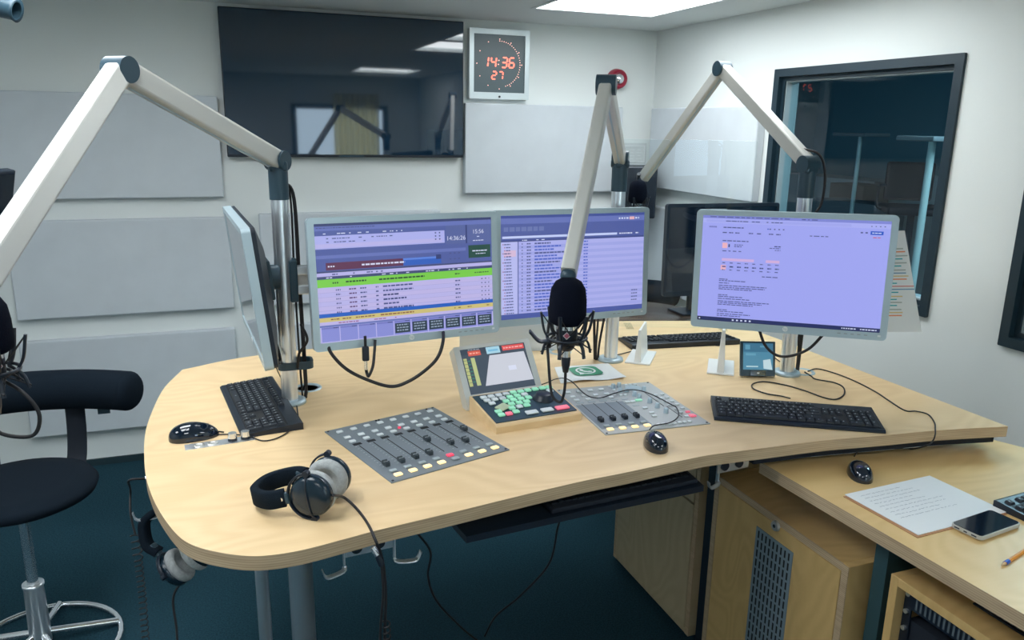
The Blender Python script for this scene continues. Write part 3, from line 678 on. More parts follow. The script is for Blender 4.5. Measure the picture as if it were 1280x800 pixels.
    S.texts = [('14:36:26', 783, 175, .0175, WH), ('15:56', 918, 125, .0165, WH)]
    S.dashes(885, 950, 200, 7, WH, 6, 8, 20, 3); r(910, 165, 925, 172, WH, 6)
def art_mid(S):
    r = S.r
    r(0, 0, 1000, 1000, LAV); r(0, 0, 1000, 26, E(60, 76, 150), 2); r(0, 26, 1000, 80, BLU2, 2); r(0, 80, 1000, 250, BLU, 2)
    S.dashes(20, 290, 110, 42, E(104, 118, 176), 3, 26, 34, 8); r(10, 196, 800, 218, E(196, 208, 250), 3); S.dashes(815, 960, 200, 12, WH, 4, 6, 20, 4, .8)
    S.dashes(810, 960, 46, 16, WH, 4, 8, 16, 8); r(890, 40, 925, 68, E(232, 180, 190), 5); r(0, 232, 1000, 250, E(64, 76, 140), 3); S.dashes(120, 300, 234, 8, WH, 4, fill=.5)
    r(0, 250, 110, 950, E(184, 188, 242), 3); r(110, 250, 116, 950, BLU, 4); r(20, 330, 98, 392, E(216, 188, 220), 4)
    for k in range(24):
        y = 268 + k * 29; S.dashes(22 + 12 * (k % 3 > 0), 62 + (k * 37) % 36, y, 10, TXT, 5, 8, 20, 3); r(12 + 10 * (k % 3 > 0), y, 18 + 10 * (k % 3 > 0), y + 10, E(150, 60, 110), 5)
    for k in range(22):
        y = 258 + k * 31
        if k % 2: r(116, y, 1000, y + 31, E(160, 166, 232), 3)
        r(136, y + 10, 143, y + 20, TXT, 5); S.dashes(170, 198, y + 9, 12, TXT, 5, 8, 14, 3)
        S.dashes(222, 330 + (k * 71) % 120, y + 8, 14, BTX if k % 3 else TXT, 5, 12, 30, 4)
        S.dashes(560, 590, y + 8, 12, BTX, 5, 8, 20)
    for k in range(4): S.dashes(915, 960, 790 + k * 34, 10, TXT, 5, 10, 20, 3)
    r(0, 950, 1000, 1000, E(70, 86, 160), 4)
def art_right(S):
    r = S.r
    r(0, 0, 1000, 1000, E(160, 166, 244)); r(0, 0, 1000, 26, E(126, 134, 214), 2); r(0, 26, 1000, 68, E(170, 176, 246), 2); r(20, 36, 800, 60, E(160, 166, 240), 3)
    S.dashes(40, 640, 8, 8, TXT, 3, 10, 40, 10, .7); S.dashes(130, 440, 44, 8, TXT, 4, 8, 30, 4, .8); S.dashes(900, 980, 46, 8, TXT, 4, 5, 8, 16)
    S.dashes(38, 80, 98, 14, E(110, 116, 190), 4, 8, 10, 2); S.dashes(118, 230, 102, 10, TXT, 4, 10, 26, 4); r(360, 104, 368, 114, BTX, 4)
    for k in range(4): r(372 + k * 24, 104, 380 + k * 24, 114, TXT, 4)
    for x in (115, 150, 185, 260, 305, 370, 410): S.dashes(x, x + 24, 150, 10, TXT, 4, 8, 24, 2)
    r(900, 92, 965, 124, E(24, 84, 200), 4); S.dashes(908, 958, 104, 8, WH, 5, 10, 20, 3); r(850, 102, 862, 114, TXT, 4); r(874, 102, 886, 114, TXT, 4); S.dashes(915, 955, 144, 8, E(200, 90, 120), 4)
    S.dashes(590, 690, 152, 8, TXT, 4, 10, 30, 8, .8); S.dashes(118, 262, 226, 9, TXT, 4, 14, 30, 5)
    r(118, 250, 146, 300, E(238, 180, 196), 4); r(152, 262, 160, 290, DKB, 4); S.dashes(185, 232, 262, 8, TXT, 4); S.dashes(185, 226, 278, 8, TXT, 4); S.dashes(120, 230, 322, 8, TXT, 4, 10, 26, 12)
    S.dashes(405, 440, 262, 9, DKB, 4); S.dashes(380, 440, 280, 7, TXT, 4); S.dashes(410, 440, 298, 7, TXT, 4)
    r(120, 395, 300, 420, E(206, 176, 228), 4); r(365, 395, 440, 420, E(210, 176, 224), 4)
    for k in range(8):
        x = 124 + k * 42; S.dashes(x, x + 18, 434, 8, TXT, 4, 8, 18, 2); S.dashes(x, x + 22, 468, 12, DKB if k in (1, 2, 3, 5) else TXT, 4, 8, 20, 2); S.dashes(x, x + 18, 500, 8, TXT, 4)
    r(116, 460, 146, 505, E(234, 180, 200), 3); S.dashes(350, 440, 548, 8, TXT, 4, 16, 30, 6)
    for y, x1 in ((590, 160), (604, 260), (626, 170), (650, 380), (668, 372), (684, 300), (740, 165), (756, 250), (776, 290), (800, 400), (816, 360), (832, 312), (884, 170), (900, 260), (922, 300), (940, 250)):
        S.dashes(112, x1, y, 8, TXT, 4, 10, 34, 4)
    r(0, 962, 1000, 1000, E(24, 36, 92), 5); r(4, 966, 22, 996, E(12, 20, 50), 6); r(9, 974, 17, 988, WH, 7)
    for k in range(5): r(200 + k * 24, 974, 211 + k * 24, 988, WH, 7)
    S.dashes(800, 985, 976, 10, WH, 7, 6, 16, 4, .9)
def cyl_arm(t, a, b, r=.018, m='chrome', name='bracket'): MB().cyl(a, b, r, n=20).build(name, M[m], t, world=True)
P1, P2, P3 = V((.159, 2.255, DZ)), V((1.261, 2.361, DZ)), V((1.761, 2.042, DZ))
mA = frame((.490, 2.146, 1.352), 6.6, 4.5)
tA = monitor('monitor', 'wide silver monitor with green and yellow playlist rows, left of the hanging microphone', mA, art_left)
mB = frame((1.058, 2.262, 1.345), 4.0, 3.6, -.4)
tB = monitor('monitor', 'silver monitor with blue list screen behind the hanging microphone', mB, art_mid)
mC = frame((1.577, 1.860, 1.366), -39.0, 1.6, 1.0)
tC = monitor('monitor', 'silver monitor with pale browser page at the right of the desk', mC, art_right)
m0 = frame((.058, 2.240, 1.350), -86.5, -6)
t0 = monitor('monitor', 'monitor seen edge-on beside the left aluminium pole', m0, None)
def arm_to(t, mtx, pole, z, name='bracket'):
    b = mtx @ V((0, .06, 0)); p = V((pole.x, pole.y, z)); j = (b + p) / 2 + V((0, .05, 0)); j.z = z
    MB().mat(M['joint']).cyl(b, mtx @ V((0, .09, 0)), .03).mat(M['chrome']).tube([mtx @ V((0, .09, 0)), j, p + V((0, -.02, 0))], .014, n=10, sm=4).mat(M['joint']).cyl(p - V((0, 0, .04)), p + V((0, 0, .04)), .034).build(name, None, t, world=True)
arm_to(tB, mB, P2, 1.34); arm_to(tC, mC, P3, 1.36)
# left wide monitor: flat slotted rail from the left pole
p = V((P1.x, P1.y, 1.34)); b = mA @ V((0, .07, 0))
mb = MB().mat(M['chrome']); a0 = p + V((.03, 0, 0)); a1 = b + V((0, .03, 0)); d = (a1 - a0); yaw = math.atan2(d.y, d.x)
T = Matrix.Translation((a0 + a1) / 2) @ Matrix.Rotation(yaw, 4, 'Z')
mb.box((0, 0, .028), (d.length, .022, .026), T, bev=.003).box((0, 0, -.028), (d.length, .022, .026), T, bev=.003).mat(M['alu']).box((0, .003, 0), (d.length, .014, .032), T)
mb.mat(M['joint']).box((-d.length / 2 - .004, 0, 0), (.022, .05, .12), T, bev=.004)
mb.build('bracket', None, tA, world=True)
b = m0 @ V((0, .06, 0)); MB().mat(M['joint']).cyl(b, b + V((.03, 0, 0)), .035).cyl(b + V((.03, 0, 0)), V((P1.x - .02, P1.y, 1.35)), .02).build('bracket', None, t0, world=True)
# microphone arms
def mic_arm(label, base, top_z, elbow, end, wide=.046):
    t = thing('boom_stand', label, 'microphone boom', base)
    x, y, z0 = base; r = .0235
    prof = []
    n = 96
    for i in range(n):
        a = 2 * PI * i / n; g = .003 if (i % 24) in (11, 12) else 0
        prof.append(((r - g) * math.cos(a), (r - g) * math.sin(a)))
    MB().prism(prof, z0, top_z - .10, Matrix.Translation((x, y, 0)), smooth=True).build('pole', M['chrome'], t, world=True)
    MB().lathe([(0, z0 + .012), (.030, z0 + .012), (.044, z0 + .009), (.046, z0), (0, z0)][::-1], X=Matrix.Translation((x, y, 0)), n=40).build('pole_base', M['silver'], t, world=True)
    top = V((x, y, top_z)); e = V(elbow); f = V(end)
    MB().cyl((x, y, top_z - .105), (x, y, top_z - .02), .0262, .0262, n=32).build('collar', M['joint'], t, world=True)
    side = (e - top).cross(V((0, 0, 1))).normalized()
    MB().cyl(top - side * .027, top + side * .027, .027, n=32).box((0, 0, -.015), (.05, .05, .03), Matrix.Translation(top), bev=.008).build('shoulder_joint', M['joint'], t, world=True)
    def link(a, b, w, name, sh):
        d = (b - a).normalized(); s_ = (side - d * side.dot(d)).normalized(); u = s_.cross(d)
        Q = Matrix((s_.to_4d(), u.to_4d(), d.to_4d(), (0, 0, 0, 1))).transposed(); Q[3] = (0, 0, 0, 1); Q[0][3], Q[1][3], Q[2][3] = (a + s_ * sh)
        Q = Matrix(((s_.x, u.x, d.x, a.x + s_.x * sh), (s_.y, u.y, d.y, a.y + s_.y * sh), (s_.z, u.z, d.z, a.z + s_.z * sh), (0, 0, 0, 1)))
        L = (b - a).length
        o = MB().mat(M['armwhite']).prism(rrect(w * .80, w, w * .14, 3), .012, L - .008, Q).build(name, None, t, world=True)
        MB().mat(M['silver']).prism(rrect(w * .10, w * .22, .001, 1, 0, -w * .46), .03, L - .03, Q).build('cable_channel', None, o, world=True)
        return Q
    link(top, e, wide, 'upper_arm', 0)
    # both links share the elbow side by side
    link(e, f, wide * .92, 'forearm', 0)
    MB().cyl(e - side * .026, e + side * .026, .0265, n=32).build('elbow_joint', M['joint'], t, world=True)
    MB().sphere(f, .018).cyl(f, f + V((0, 0, -.035)), .012).build('tip_joint', M['joint'], t, world=True)
    return t, top, e, f
def pix_pole_top(P): return V((P.x, P.y, 1.68))
T1, T2, T3 = [V((p.x, p.y, 1.675)) for p in (P1, P2, P3)]
e1 = PL(150, 87, T1, .56, True); f1 = PL(-25, 352, e1, .62, True)
e2 = PL(758, 106, T2, .56, True); f2 = PL(710, 345, e2, .60, True)
e3 = PL(903, 86, T3, .58, False); f3 = PL(803, 224, e3, .55, False)
a1 = mic_arm('tall folded aluminium microphone arm on the left end of the desk', P1, 1.675, e1, f1, .050)
a2 = mic_arm('aluminium microphone arm reaching down to the central hanging microphone', P2, 1.675, e2, f2)
a3 = mic_arm('aluminium microphone arm at the right bent towards the far corner', P3, 1.675, e3, f3)
0 and print('ARMS', e1, f1, e2, f2, e3, f3)
# microphone model: origin = top of the windscreen, hangs down -z, front = -y
def make_mic(label, mtx):
    t = thing('microphone', label, 'microphone', mtx=mtx)
    MB().lathe([(0, .0), (.014, -.001), (.026, -.008), (.034, -.022), (.037, -.045), (.0375, -.075), (.036, -.088), (.028, -.094), (0, -.095)][::-1], n=36).build('windscreen', M['foam'], t)
    MB().lathe([(.0215, -.092), (.0215, -.103)], n=32).build('ring', M['shiny'], t)
    b_ = MB().lathe([(.0205, -.101), (.0215, -.104), (.0215, -.124), (.0195, -.135), (.0135, -.146), (.0095, -.149), (0, -.149)][::-1], n=32).build('body', M['black'], t)
    bd = MB().mat(M['badge']).prism([(.0075, 0), (0, .0075), (-.0075, 0), (0, -.0075)], 0, .0012, Matrix.Translation((0, -.0215, -.113)) @ UP).mat(M['white'])
    bd.ring([(.0075, 0), (0, .0075), (-.0075, 0), (0, -.0075)], [(.0062, 0), (0, .0062), (-.0062, 0), (0, -.0062)], .0012, .0016, Matrix.Translation((0, -.0215, -.113)) @ UP)
    bd.build('badge', None, b_)
    MB().cyl((0, 0, -.147), (0, 0, -.162), .009).build('connector', M['shiny'], t)
    MB().lathe([(.0085, -.161), (.0095, -.165), (.0085, -.180), (.0055, -.195), (0, -.196)][::-1], n=20).build('plug', M['black'], t)
    # shock mount: two rings, outer arms and elastic
    sm = MB().mat(M['black'])
    for z, r in ((-.128, .028), (-.122, .040)):
        pts = [(r * math.cos(a), r * math.sin(a), z) for a in [2 * PI * k / 24 for k in range(25)]]; sm.tube(pts, .0028, n=8, sm=0, caps=False)
    s_ = sm.build('shock_mount', None, t)
    for k in range(6):
        a = 2 * PI * k / 6 + .26; ca, sa = math.cos(a), math.sin(a)
        MB().sweep([(.036 * ca, .036 * sa, -.125), (.047 * ca, .047 * sa, -.105), (.054 * ca, .054 * sa, -.068)], .007, .004, (-sa, ca, 0), sm=4).sweep([(.036 * ca, .036 * sa, -.125), (.045 * ca, .045 * sa, -.135), (.050 * ca, .050 * sa, -.155)], .007, .004, (-sa, ca, 0), sm=4).build('mount_arm', M['black'], s_)
    mb = MB()
    for k in range(6):
        a = 2 * PI * k / 6 + .26; b2 = a + PI / 6; c2_ = a - PI / 6
        for z0, z1 in ((-.070, -.112), (-.150, -.130)):
            for bb in (b2, c2_): mb.tube([(.053 * math.cos(a), .053 * math.sin(a), z0), (.026 * math.cos(bb), .026 * math.sin(bb), z1)], .0012, n=6, sm=0)
    mb.build('elastic_cord', M['rubber'], s_)
    MB().box((.0, .045, -.125), (.022, .03, .018), bev=.003).tube([(0, .056, -.125), (0, .062, -.06), (0, .044, .0), (0, .02, .022)], .008).cyl((.018, .045, -.140), (.034, .04, -.140), .011).build('swivel', M['black'], t)
    MB().sweep([(-.036, -.01, -.128), (-.055, -.012, -.128), (-.074, -.014, -.108)], .020, .004, (0, 1, 0), sm=4).build('mount_wing', M['black'], s_)
    return t
camyaw = lambda p: math.atan2(-(p.x), p.y)
def mic_frame(p, extra=0): return Matrix.Translation(p) @ Matrix.Rotation(camyaw(p) + extra, 4, 'Z')
m2p = f2 + V((0, -.03, -.025))
m2 = PD(711, 347, (m2p - CO).dot(CF)); mic2 = make_mic('black foam covered microphone hanging in front of the middle monitor', mic_frame(m2) @ Matrix.Scale(1.14, 4))
m1 = PD(-27, 366, (f1 - CO).dot(CF) - .02); dup(mic2, mic_frame(m1, .5) @ Matrix.Scale(.98, 4), 'black microphone in shock mount cut off by the left photo edge')
m3 = f3 + V((-.035, -.03, .0)); dup(mic2, mic_frame(m3), 'black microphone far back in the corner on the right-hand arm')
# mic cable loop at mic 2
z = m2 + V((0, 0, -.196 * 1.14)); rr = CR
cable('microphone_cable', [z + V((0, 0, .004)), z + V((0, 0, -.03)), z + V((-.003, 0, -.055)), z - rr * .010 + V((0, 0, -.072)), z - rr * .026 + V((0, .01, -.055)), z - rr * .032 + V((0, .02, .02)), z - rr * .024 + V((0, .05, .08)), z - rr * .004 + V((0, .07, .15)), f2 + V((0, .01, 0))], .0035, 'black looped cable hanging under the central microphone')
# cable over the right pole shoulder
q = T3 + V((0, 0, 0)); cable('arm_cable', [q + (e3 - T3).normalized() * .05 + V((.0, 0, .02)), q + CR * .03 + V((0, 0, .03)), q + CR * .055 + V((0, 0, -.03)), q + CR * .055 + V((0, 0, -.12)), q + CR * .03 + V((0, 0, -.19)), q + CR * .028 + V((0, 0, -.4)), V((P3.x, P3.y, DZ)) + CR * .03 + V((0, .03, .02))], .004, 'black cable curving from the right microphone arm down its pole')
# mic 1 cable loop
q = m1 + V((0, 0, -.19)); cable('microphone_cable', [q, q + V((0, 0, -.03)), q + CR * .05 + V((0, 0, -.035)), q + CR * .065 + V((0, 0, 0)), q + CR * .045 + V((0, 0, .035)), q + CR * .0 + V((0, .03, .05))], .003, 'black cable loop under the microphone at the left photo edge')
# ================================================================== CONSOLES
def mixer_base(name, label, c4, m, w, h, yaw):
    c = sum((PZ(*q, DZ) for q in c4), V((0, 0, 0))) / 4
    t = thing(name, label, 'mixing console', (c.x, c.y, DZ), rz=math.radians(yaw))
    MB().box((0, 0, .0015), (w, h, .003), bev=.0006, seg=1).build('panel', m, t)
    for sx in (-1, 1):
        for sy in (-1, 1): MB().cyl((sx * (w / 2 - .007), sy * (h / 2 - .007), .003), (sx * (w / 2 - .007), sy * (h / 2 - .007), .0042), .0032, n=10).build('screw', M['black'], t)
    return t
_bc = {}
def button(t, x, y, w, h, m, name='button', z=.003, hh=.005, rz=0):
    k = (w, h, m.name, z, hh)
    if k not in _bc:
        o = MB().box((0, 0, z + hh / 2), (w, h, hh), bev=min(w, h) * .18, seg=2).build(name, m, t); _bc[k] = o.data; o.location = (x, y, 0)
    else:
        o = bpy.data.objects.new(name, _bc[k]); COL.objects.link(o); o.parent = t; o.location = (x, y, 0)
    if rz: o.rotation_euler = (0, 0, rz)
    return o
def fader(t, x, y0, y1, pos, cap=M['fader']):
    MB().box((x, (y0 + y1) / 2, .0032), (.0022, y1 - y0, .0008)).build('fader_slot', M['slot'], t)
    y = y0 + (y1 - y0) * pos
    c = MB().mat(cap)
    prof = [(-.011, .004), (-.011, .013), (-.006, .016), (0, .0125), (.006, .016), (.011, .013), (.011, .004)]
    vs = [(x - .0055, y + a, b) for a, b in prof] + [(x + .0055, y + a, b) for a, b in prof]; n = len(prof)
    c._fin(vs, [tuple(range(n)), tuple(range(n, 2 * n))[::-1]] + [(i, n + i, n + (i + 1) % n, (i + 1) % n) for i in range(n)])
    c.mat(M['capline']).box((x, y, .0128), (.0112, .0012, .001)); c.build('fader_cap', None, t)
def ticks(mb, x, y0, y1, n=11):
    for k in range(n): mb.box((x - .010, y0 + (y1 - y0) * k / (n - 1), .0031), (.004, .0006, .0004))
t = mixer_base('mixing_console', 'grey eight fader mixing panel set flush in the desk', [(409, 541), (543, 509), (633, 563), (488, 605)], M['console'], .335, .372, 16.3)
xs = [-.138 + .0395 * k for k in range(8)]
tk = MB().mat(M['btngrey'])
fp = [.06, .04, .05, .05, .55, .22, .16, .60]
for k, x in enumerate(xs):
    button(t, x, .155, .017, .014, M['btngrey'])
    button(t, x, .108, .017, .013, M['btngrey']); button(t, x, .079, .017, .013, M['btngrey'])
    MB().box((x + .004, .060, .0034), (.022, .012, .0010)).build('display', M['slot'], t)
    MB().box((x + .004, .122, .0034), (.018, .007, .0010)).build('display', M['btndk'], t)
    fader(t, x + .004, -.105, .048, fp[k]); ticks(tk, x + .004, -.10, .045)
    button(t, x + .002, -.135, .018, .013, M['btnred'] if k == 4 else M['btndk'], 'channel_button')
    button(t, x + .002, -.160, .020, .015, M['btndk'] if k == 4 else M['btnwarm'], 'channel_button')
button(t, xs[4] - .014, .094, .008, .006, M['btnred'], 'lit_button')
tk.build('scale_marks', None, t)
for x in (-.02, -.012, .14): MB().cyl((x, .178, .003), (x, .178, .005), .003, n=10).build('indicator', M['slot'], t)
t = mixer_base('mixing_console', 'light grey mixing panel with knobs set in the desk, right of the keypad', [(700, 488), (813, 478), (885, 531), (752, 545)], M['console2'], .318, .374, -3)
xs = [-.135, -.098, -.061, -.024]
tk = MB().mat(M['btngrey'])
MB().box((-.078, -.055, .0032), (.150, .19, .0006)).build('channel_field', M['console'], t)
for k, x in enumerate(xs):
    button(t, x, .150, .017, .013, M['btngrey']); button(t, x, .108, .016, .012, M['btngrey']); button(t, x, .078, .017, .013, M['btngrey'])
    MB().box((x + .003, .058, .0036), (.022, .010, .001)).build('display', M['btndk'], t)
    fader(t, x + .003, -.10, .045, .04 + .01 * k, M['black']); ticks(tk, x + .003, -.10, .04)
    button(t, x + .002, -.135, .017, .012, M['btndk'], 'channel_button'); button(t, x + .002, -.160, .019, .015, M['btnwarm'], 'channel_button')
tk.build('scale_marks', None, t)
def knob(t, x, y, r=.008, h=.014, m=None, name='knob', z0=.003):
    MB().mat(m or M['silver']).lathe([(r * 1.1, z0), (r, z0 + .002), (r * .9, z0 + h - .001), (r * .75, z0 + h), (0, z0 + h)], X=Matrix.Translation((x, y, 0)), n=20).mat(M['capline']).box((x, y + r * .45, z0 + h + .0003), (.0012, r * .8, .0008)).build(name, None, t)
for x, y in ((.02, .158), (.044, .165), (.026, .118), (.048, .118), (.054, .076), (.058, .052), (.072, .01), (.074, -.035), (.078, -.08), (.104, .112)): knob(t, x, y, .007)
for x, y in ((.012, .085), (.012, .108), (.028, .085), (.012, .135), (.015, .17), (.07, .17), (.085, .17), (.10, .165)): button(t, x, y, .010, .008, M['btngrey'], 'button')
button(t, .046, .032, .022, .012, M['btngreen'], 'lit_button')
for x, y in ((.006, .025), (.024, .025), (.034, -.035), (.035, -.075), (.03, -.10)): button(t, x, y, .016, .010, M['btngrey'], 'button')
for x, y in ((.012, .055), (.02, -.005)): MB().box((x, y, .0036), (.02, .008, .001)).build('display', M['btndk'], t)
sp = MB().mat(M['silver']).lathe([(.026, .003), (.026, .0042), (.024, .0045), (0, .0045)], X=Matrix.Translation((.082, .142, 0)), n=30)
sp.build('talkback_grille', None, t)
for k in range(7):
    for j, x in enumerate((.118, .140)):
        button(t, x, .06 - k * .031, .013, .009, M['btnpink'] if (k == 5 and j) else M['btngrey'], 'button')
for k in range(7): button(t, .01 + k * .016, -.165, .011, .012, M['btngrey'], 'button')
button(t, .138, -.125, .020, .018, M['btnpink'], 'lit_button')
MB().mat(M['slot']).box((.098, .03, .0034), (.002, .12, .0006)).box((.105, -.08, .0034), (.002, .09, .0006)).build('slot', None, t)
# keypad console
T = Matrix.Translation((.774, 1.944, DZ)) @ Matrix.Rotation(math.radians(5.5), 4, 'Z')
t = thing('control_keypad', 'birch framed black control keypad with green buttons and dial', 'control keypad', mtx=T)
hf, hb, w, d = .022, .046, .262, .185
prof = [(-d / 2, 0), (d / 2, 0), (d / 2, hb), (-d / 2 + .004, hf), (-d / 2, hf - .004)]
Q = Matrix(((0, 0, 1, 0), (1, 0, 0, 0), (0, 1, 0, 0), (0, 0, 0, 1)))
MB().mat(M['birch']).prism(prof, -w / 2, w / 2, Q).build('wooden_case', None, t)
sl = math.atan2(hb - hf, d); TP = Matrix.Translation((0, 0, (hf + hb) / 2)) @ Matrix.Rotation(sl, 4, 'X')
pl = MB().box((0, .004, .001), (w - .012, d - .020, .003), TP, bev=.001).build('key_panel', M['joint'], t)
cols = {'g': M['btngreen'], 'd': M['btngrey'], 'r': M['btnpink'], 'k': M['btndk']}
lay = [(-.100, .068, 'd'), (-.076, .069, 'd'), (-.052, .070, 'd'), (-.028, .071, 'd'), (-.004, .074, 'g'), (.020, .074, 'g'), (.044, .075, 'g'), (.068, .075, 'g'), (.092, .076, 'g'), (.114, .076, 'g'),
       (-.098, .046, 'd'), (-.074, .047, 'd'), (-.050, .047, 'd'), (-.026, .048, 'g'), (-.002, .050, 'g'), (.022, .051, 'd'), (-.092, .025, 'd'), (-.048, .026, 'g'), (-.024, .027, 'g'), (.000, .028, 'g'), (.024, .029, 'g'), (.105, .052, 'd'),
       (-.040, .004, 'g'), (-.016, .005, 'g'), (.008, .006, 'g'), (-.095, -.028, 'g'), (-.095, -.050, 'g'), (-.072, -.050, 'r'), (-.050, -.020, 'g'), (-.026, -.018, 'd'), (-.002, -.016, 'g'), (-.048, -.044, 'g')]
for x, y, c in lay:
    o = MB().box((0, 0, .006), (.019, .016, .006), TP @ Matrix.Translation((x, y * .93, 0)), bev=.0025).build('button', cols[c], t)
MB().box((0, 0, .006), (.040, .030, .005), TP @ Matrix.Translation((-.072, -.006, 0)) @ Matrix.Rotation(.5, 4, 'Z'), bev=.003).build('arrow_pad', mat('pad_green', (.50, .58, .38), .5), t)
for x, c, ww in ((-.008, 'd', .036), (.040, 'd', .036), (.088, 'r', .040)):
    MB().box((0, 0, .006), (ww, .019, .005), TP @ Matrix.Translation((x, -.058, 0)), bev=.002).build('wide_button', cols[c], t)
MB().lathe([(.030, .002), (.030, .006), (.024, .008), (.022, .018), (.019, .020), (0, .020)], X=TP @ Matrix.Translation((.065, .012, 0)), n=36).build('jog_dial', M['black'], t)
# touch display behind the keypad
mD = frame((.747, 2.108, 1.079), 6.7, 36)
t = thing('touch_display', 'small silver framed touch display leaning behind the birch keypad', 'display', mtx=mD)
w, h, off = .252, .192, -.022
MB().ring(rrect(w, h, .004, 3, 0, off), rrect(.214, .140, .001, 3, 0, -.006), -.03, .006, UP).build('bezel', mat('display_frame', (.66, .68, .66), .35, .3), t)
MB().box((0, .018, off), (w - .004, .03, h - .004), bev=.003).build('back_housing', M['console'], t)
sc_ = MB().box((0, -.002, -.006), (.214, .004, .140)).build('screen', E(62, 76, 92), t)
S = Screen(.214, .120, -.0045); S.r(0, 0, 1000, 150, E(52, 66, 82), 1)
S.r(110, 60, 300, 190, E(220, 92, 76), 2); S.r(390, 10, 600, 190, E(170, 214, 232), 2); S.r(420, 80, 570, 130, E(120, 190, 224), 3); S.r(640, 20, 980, 150, E(228, 84, 84), 2)
S.r(20, 240, 70, 960, E(190, 196, 130), 2); S.r(130, 240, 190, 960, E(190, 200, 140), 2)
for k in range(7): S.r(80, 300 + k * 90, 120, 330 + k * 90, E(60, 130, 110), 3); S.r(20, 290 + k * 95, 70, 300 + k * 95, E(60, 74, 90), 3)
S.dashes(660, 960, 70, 30, E(250, 190, 190), 3, 20, 60, 14); S.dashes(130, 280, 110, 30, E(250, 190, 170), 3, 20, 60, 14); S.dashes(120, 300, 20, 18, E(180, 190, 200), 3, 20, 50, 10)
S.mb.mat(E(206, 210, 222)); X = lambda v: -.107 + .214 * v / 1000; Z = lambda v: .060 - .120 * v / 1000
S.mb.quad([(X(250), -.0049, Z(995)), (X(995), -.0049, Z(995)), (X(960), -.0049, Z(230)), (X(420), -.0049, Z(230))])
S.r(660, 560, 780, 680, E(220, 226, 246), 6)
o = S.mb.build('screen_picture', None, sc_); o.location = (0, 0, .004)
# ================================================================== KEYBOARDS & MICE
KEYS = {}
def key_mesh(w, d):
    k = (round(w, 4), round(d, 4))
    if k not in KEYS:
        mb = MB().mat(M['key']); x, y = w / 2, d / 2; s_ = .0022
        vs = [(-x, -y, 0), (x, -y, 0), (x, y, 0), (-x, y, 0), (-x + s_, -y + s_ * 1.2, .005), (x - s_, -y + s_ * 1.2, .005), (x - s_, y - s_ * .6, .0055), (-x + s_, y - s_ * .6, .0055)]
        mb._fin(vs, [(4, 5, 6, 7), (0, 1, 5, 4), (1, 2, 6, 5), (2, 3, 7, 6), (3, 0, 4, 7)])
        mb.mat(M['legend'])._fin([(-.0035, -.0005, .0054), (.0, -.0005, .0054), (.0, .0035, .0056), (-.0035, .0035, .0056)], [(0, 1, 2, 3)])
        o = mb.build('k'); KEYS[k] = o.data; bpy.data.objects.remove(o)
    return KEYS[k]
def keyboard(label, mtx, w=.45, d=.155, tilt=True, slim=False):
    t = thing('keyboard', label, 'keyboard', mtx=mtx)
    hb = .018 if tilt else .012; hf = .008
    prof = [(-d / 2, .001), (-d / 2 + .003, 0), (d / 2, 0), (d / 2, hb), (d / 2 - .006, hb + .002), (-d / 2 + .006, hf + .001), (-d / 2, hf - .003)]
    mb = MB().mat(M['black']); T = Matrix(((0, 0, 1, 0), (1, 0, 0, 0), (0, 1, 0, 0), (0, 0, 0, 1))); mb.prism(prof, -w / 2, w / 2, T); mb.build('case', None, t)
    sl = math.atan2(hb - hf, d); TP = Matrix.Translation((0, 0, (hf + hb) / 2 + .0015)) @ Matrix.Rotation(sl, 4, 'X')
    MB().box((0, .0, .0002), (w - .016, d * .80, .0006), TP).build('key_well', M['slot'], t)
    u = (w - .022) / 22.6; du = d * .78 / 6.4; y0 = -d * .39 + du / 2; x0 = -w / 2 + .011
    def K(x, y, kw=1, kd=1):
        o = bpy.data.objects.new('key', key_mesh(u * kw - .0016, du * kd - .0014)); COL.objects.link(o); o.parent = t
        o.matrix_basis = TP @ Matrix.Translation((x0 + u * (x + kw / 2), y0 + du * (y + kd / 2 - .5), .0006))
    rows = [([1.25, 1.25, 1.25, 6.25, 1.25, 1.25, 1.25, 1.25], 0), ([1.25] + [1] * 11 + [2.75], 1), ([1.75] + [1] * 11 + [2.25], 2), ([1.5] + [1] * 12 + [1.5], 3), ([1] * 13 + [2], 4)]
    for r_, y in rows:
        x = 0
        for kw in r_: K(x, y, kw); x += kw
    K(0, 5.4)
    for g in range(3):
        for j in range(4): K(2 + g * 4.33 + j, 5.4)
    for j in range(3): K(15.3 + j, 4); K(15.3 + j, 3)
    K(16.3, 1); [K(15.3 + j, 0) for j in range(3)]
    for r_ in range(1, 5):
        for j in range(3): K(18.6 + j, r_)
    K(18.6, 0, 2); K(20.6, 0); K(21.6, 0, 1, 2); K(21.6, 2, 1, 2); K(21.6, 4)
    return t
def kb_at(px, py, z, yaw): p = PZ(px, py, z); return Matrix.Translation((p.x, p.y, z)) @ Matrix.Rotation(math.radians(yaw), 4, 'Z')
keyboard('full size black keyboard below the right monitor', Matrix.Translation((1.508, 1.700, DZ)) @ Matrix.Rotation(math.radians(-30.5), 4, 'Z'), .455, .165)
keyboard('black keyboard standing lengthways beside the left pole', Matrix.Translation((.070, 2.238, DZ)) @ Matrix.Rotation(math.radians(-83.5), 4, 'Z'), .435, .158)
keyboard('black keyboard at the far back edge of the desk', Matrix.Translation((1.625, 2.500, DZ)) @ Matrix.Rotation(math.radians(173), 4, 'Z'), .44, .15)
keyboard('black keyboard on the lower side table, cut by the right photo edge', Matrix.Translation((1.952, 1.163, LZ)) @ Matrix.Rotation(math.radians(4), 4, 'Z'), .45, .155)
